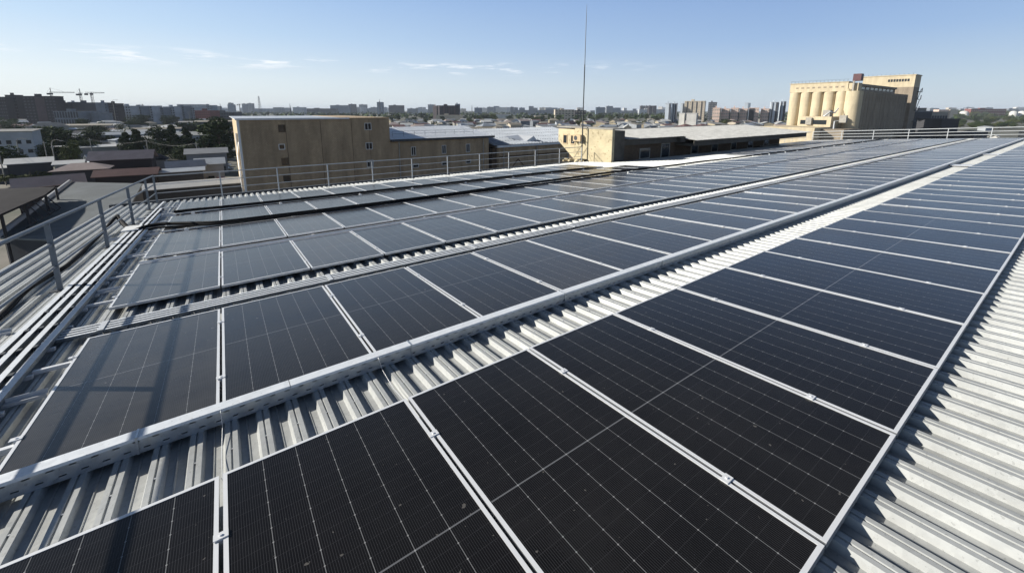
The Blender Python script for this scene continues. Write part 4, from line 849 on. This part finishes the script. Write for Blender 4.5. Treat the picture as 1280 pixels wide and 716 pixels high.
for i in range(44):
    px, y = rt_.uniform(-5, 286), 153+rt_.random()*25; p = at(px, y, 4)
    if 115 < px < 192 and y > 188 or (px < 45 and 160 < y < 180): continue
    house('small pale roofed shed between the trees of the near left quarter', px, y, rt_.uniform(3,5), rt_.uniform(8,14)*514/p.y, rt_.uniform(.5,.9), rt_.choice(['gable','mono','hip']), RC[rt_.choice(['white','silver','silver','slate','grey'])], C[rt_.choice(['conc2','lgrey','pale','dgrey'])], rt_.uniform(.6,1.8), rt_.uniform(-.5,.6), 2, group='pale sheds of the near left quarter')
def car(px, py, rot, paint, label):
    p = at(px, py, .7); t = thing('parked_car', label, 'car', T(p.x,p.y,0) @ Matrix.Rotation(rot,4,'Z'), 'cars parked in the near left quarter')
    b = MB(); pr = [(-2.1,.35),(2.1,.35),(2.15,.75),(1.1,.95),(.5,1.42),(-1.0,1.42),(-1.7,.98),(-2.15,.9)]; n = len(pr)
    b.add([(x_,-.85,z_) for x_,z_ in pr]+[(x_,.85,z_) for x_,z_ in pr], [tuple(range(n)), tuple(reversed(range(n,2*n)))]+[(i+n,(i+1)%n+n,(i+1)%n,i) for i in range(n)]); b.build('body', paint, t)
    b = MB(); pr = [(.98,.98),(.48,1.36),(-.95,1.36),(-1.5,1.0)]; b.add([(x_,-.86,z_) for x_,z_ in pr]+[(x_,.86,z_) for x_,z_ in pr], [(0,1,2,3),(7,6,5,4)]); b.build('side_windows', M['glassw'], t)
    for x_ in (-1.35,1.35):
        for y_ in (-.8,.8):
            b = MB(); b.tube([(x_,y_-.1,.32),(x_,y_+.1,.32)], .32, 12); b.build('wheel', M['dark'], t)
paints = [mat('car_paint_white',(.6,.6,.6),.3), mat('car_paint_grey',(.15,.16,.17),.3), mat('car_paint_red',(.3,.04,.04),.3)]
for i, (px, py, rot, pi_, lab) in enumerate(((279,206,.3,0,'white car parked at the foot of the tan block'),(281,211,.4,1,'grey car parked beside the white one near the tan block'),(255,236,AZ,2,'dark red car parked behind the small truck in the yard'),(20,222,.2,0,'white car on the lane behind the dark canopy'),(6,190,1.2,1,'grey car by the trees at the left edge'))): car(px, py, rot, paints[pi_], lab)
pp = [at(px, py, 0) for px, py in ((8,232),(62,212),(118,205),(188,208),(250,214))]
for i, p in enumerate(pp):
    b = MB(); b.tube([(0,0,0),(0,0,8.6)], [.13,.09], 6); b.box(-.7,.7,-.05,.05,8.0,8.12); [b.box(x_-.04,x_+.04,-.04,.04,8.12,8.28) for x_ in (-.6,0,.6)]
    b.build('utility_pole', M['conc'], None, T(p.x,p.y,0), label=['utility pole behind the dark canopy at the left','utility pole by the faded pink roof','utility pole left of the mauve roofed house','utility pole by the small blue grey roof','utility pole near the tan block'][i], cat='utility pole')
for i in range(4):
    for x_ in (-.6,.6):
        a, c = pp[i]+Vector((x_,0,8.3)), pp[i+1]+Vector((x_,0,8.3)); b = MB(); b.tube([a.lerp(c, k/10)-Vector((0,0,1.2*(1-(k/5-1)**2))) for k in range(11)], .02, 4)
        b.build('overhead_wire', M['dark'], None, None, label=f'thin sagging overhead wire in span {ordinal(i)} from the left between the utility poles', cat='wire', group=f'overhead wires of the {ordinal(i)} span')
# ------------------------------------------------------------------ the wide low quarter beyond the silver roofs
rs = random.Random(11); cnt = 0
wallk = ['tanw','conc2','pale','sand','whitew','lgrey','tanw','dgrey']; roofk = ['white','silver','slate','tan','grey','white','pink','brown','silver']
occ = []
for i in range(1500):
    if cnt >= 230: break
    px = rs.uniform(484, 990); y = 149.3+ (rs.random()**1.4)*18
    if px > 720 and y > 160: continue
    if px > 925 and y > 157: continue
    if px < 620 and y > 163: continue
    p = at(px, y, 4)
    if any((p-o_).length < 12+.008*p.y for o_ in occ): continue
    occ.append(p); cnt += 1
    house('small low house among the crowded roofs between the tan buildings and the skyline' if px < 700 else 'small low house among the crowded roofs beyond the slate roof', px, y, rs.uniform(3,6.5), rs.uniform(9,17)*514/p.y, rs.uniform(.45,.9), rs.choice(['gable','hip','gable','mono']), RC[rs.choice(roofk)], C[rs.choice(wallk)], rs.uniform(1,2.2), rs.uniform(-.6,.8), rs.choice([0,2,3]), group='low houses behind the tan buildings' if px < 700 else 'low houses beyond the slate roof')
for i in range(230):
    px = rs.uniform(484, 990); y = 148.8+(rs.random()**1.2)*17
    if px > 720 and y > 160: continue
    tree('dark green tree scattered among the low houses between tan buildings and skyline' if px < 700 else 'dark green tree scattered among the low houses beyond the slate roof', px, y+1, rs.uniform(5,9), 'round', rs.choice([0,0,1,1,2]), rs.uniform(1.0,1.8), group='trees among the low houses, left part' if px < 700 else 'trees among the low houses, right part')
cnt = 0; occ = []
for i in range(700):
    if cnt >= 46: break
    px = rs.uniform(-5, 290); y = 148.5+(rs.random())*20
    p = at(px, y, 4)
    if any((p-o_).length < 26 for o_ in occ): continue
    occ.append(p); cnt += 1
    if cnt % 2: house('small low house among trees below the left high rises', px, y, rs.uniform(4,7), rs.uniform(12,22)*514/p.y, .5, rs.choice(['gable','hip','mono']), RC[rs.choice(roofk)], C[rs.choice(wallk)], 1.5, rs.uniform(-.4,.6), 3, group='low houses below the left high rises')
    else: tree('dark leafy tree among the low houses below the left high rises', px, y, rs.uniform(7,12), 'round', rs.choice([0,0,1]), 1.6, group='trees below the left high rises')
# right side wood
for i in range(90):
    px = rs.uniform(1194, 1300); y = 143.5+(rs.random()**1.2)*17
    tree('olive green tree in the wide grove at the right edge', px, y+1.5, rs.uniform(5.5,9), 'round', rs.choice([0,1,1,2]), rs.uniform(1.3,2.2), group='trees of the right hand grove')
house('long pale flat roof among the right hand trees', 1232, 158.5, 4, 60, .12, 'mono', RC['white'], C['pale'], .4, 0, 0)
house('low yellow cream shed roof at the right edge just past the railing', 1284, 165, 6, 44, .25, 'mono', C['sand'], C['sand'], .8, 0, 0)
house('dark flat roofs with clutter right beyond the railing', 1215, 165, 7, 110, .16, 'mono', RC['dark'], C['dark2'], .3, 0, 0)
house('small white vent house on the dark flat roofs', 1243, 170, 9.5, 12, .6, 'gable', C['whitew'], C['whitew'], .8, 0, 0)
house('dark yard building under the silos behind the railing', 1150, 167, 6, 90, .2, 'mono', RC['dark'], C['dark2'], .3, 0, 0)
# far belt of trees, uncountable
b = MB()
for i in range(9000):
    px = rs.uniform(-60, 1340); d = rs.uniform(750, 2600); p = away(px, d); s_ = rs.uniform(2.5,5.5); h = rs.uniform(1,8)
    if 1000 < px < 1190: continue
    n1 = Vector((rs.gauss(0,1), rs.gauss(0,1)-1, rs.gauss(0,1)+.6)).normalized(); a1 = n1.orthogonal().normalized(); b1 = n1.cross(a1); c_ = p+Vector((0,0,h))
    b.add([c_-a1*s_, c_-b1*s_*.7, c_+a1*s_, c_+b1*s_*.7], [(0,1,2,3)])
b.build('tree_belt', leaf[0], None, None, label='thin dark belt of far-off trees under the hazy skyline', cat='trees', kind='stuff')
# street lamps and poles on the left
for i, (px, py, top, lab) in enumerate(((29,214,174,'leaning pale lamp post among the left houses'),(73,222,176,'second slim pole left of the pavilion roof'),(149,174,125,'street lamp with curved arm before the apartment row'),(240,168,140,'thin dark pole before the white roofed warehouse'))):
    p = at(px, py, 0); z = ztop(top, p.y, px); b = MB(); b.tube([(0,0,0),(0,0,z-1),(.4,0,z)], [.14,.1,.07], 6); 
    b.tube([(.4,0,z),(1.6,0,z+.3),(2.6,0,z)], .06, 5); b.box(2.4,3.2,-.15,.15,z-.1,z+.05)
    b.build('lamp_post', C['conc2'], None, T(p.x,p.y,0), label=lab, cat='lamp post')
# ------------------------------------------------------------------ haze
hb = MB(); hb.box(-8800, 8800, -1900, 8800, -1.5, 75)
m = bpy.data.materials.new('haze'); m.use_nodes = True; m.node_tree.nodes.clear()
vo = m.node_tree.nodes.new('ShaderNodeVolumePrincipled'); vo.inputs['Color'].default_value = (.80,.88,1,1); vo.inputs['Density'].default_value = .0001; vo.inputs['Anisotropy'].default_value = .0
ou = m.node_tree.nodes.new('ShaderNodeOutputMaterial'); m.node_tree.links.new(vo.outputs[0], ou.inputs['Volume'])
hb.build('haze', m, None, None, kind='stuff')
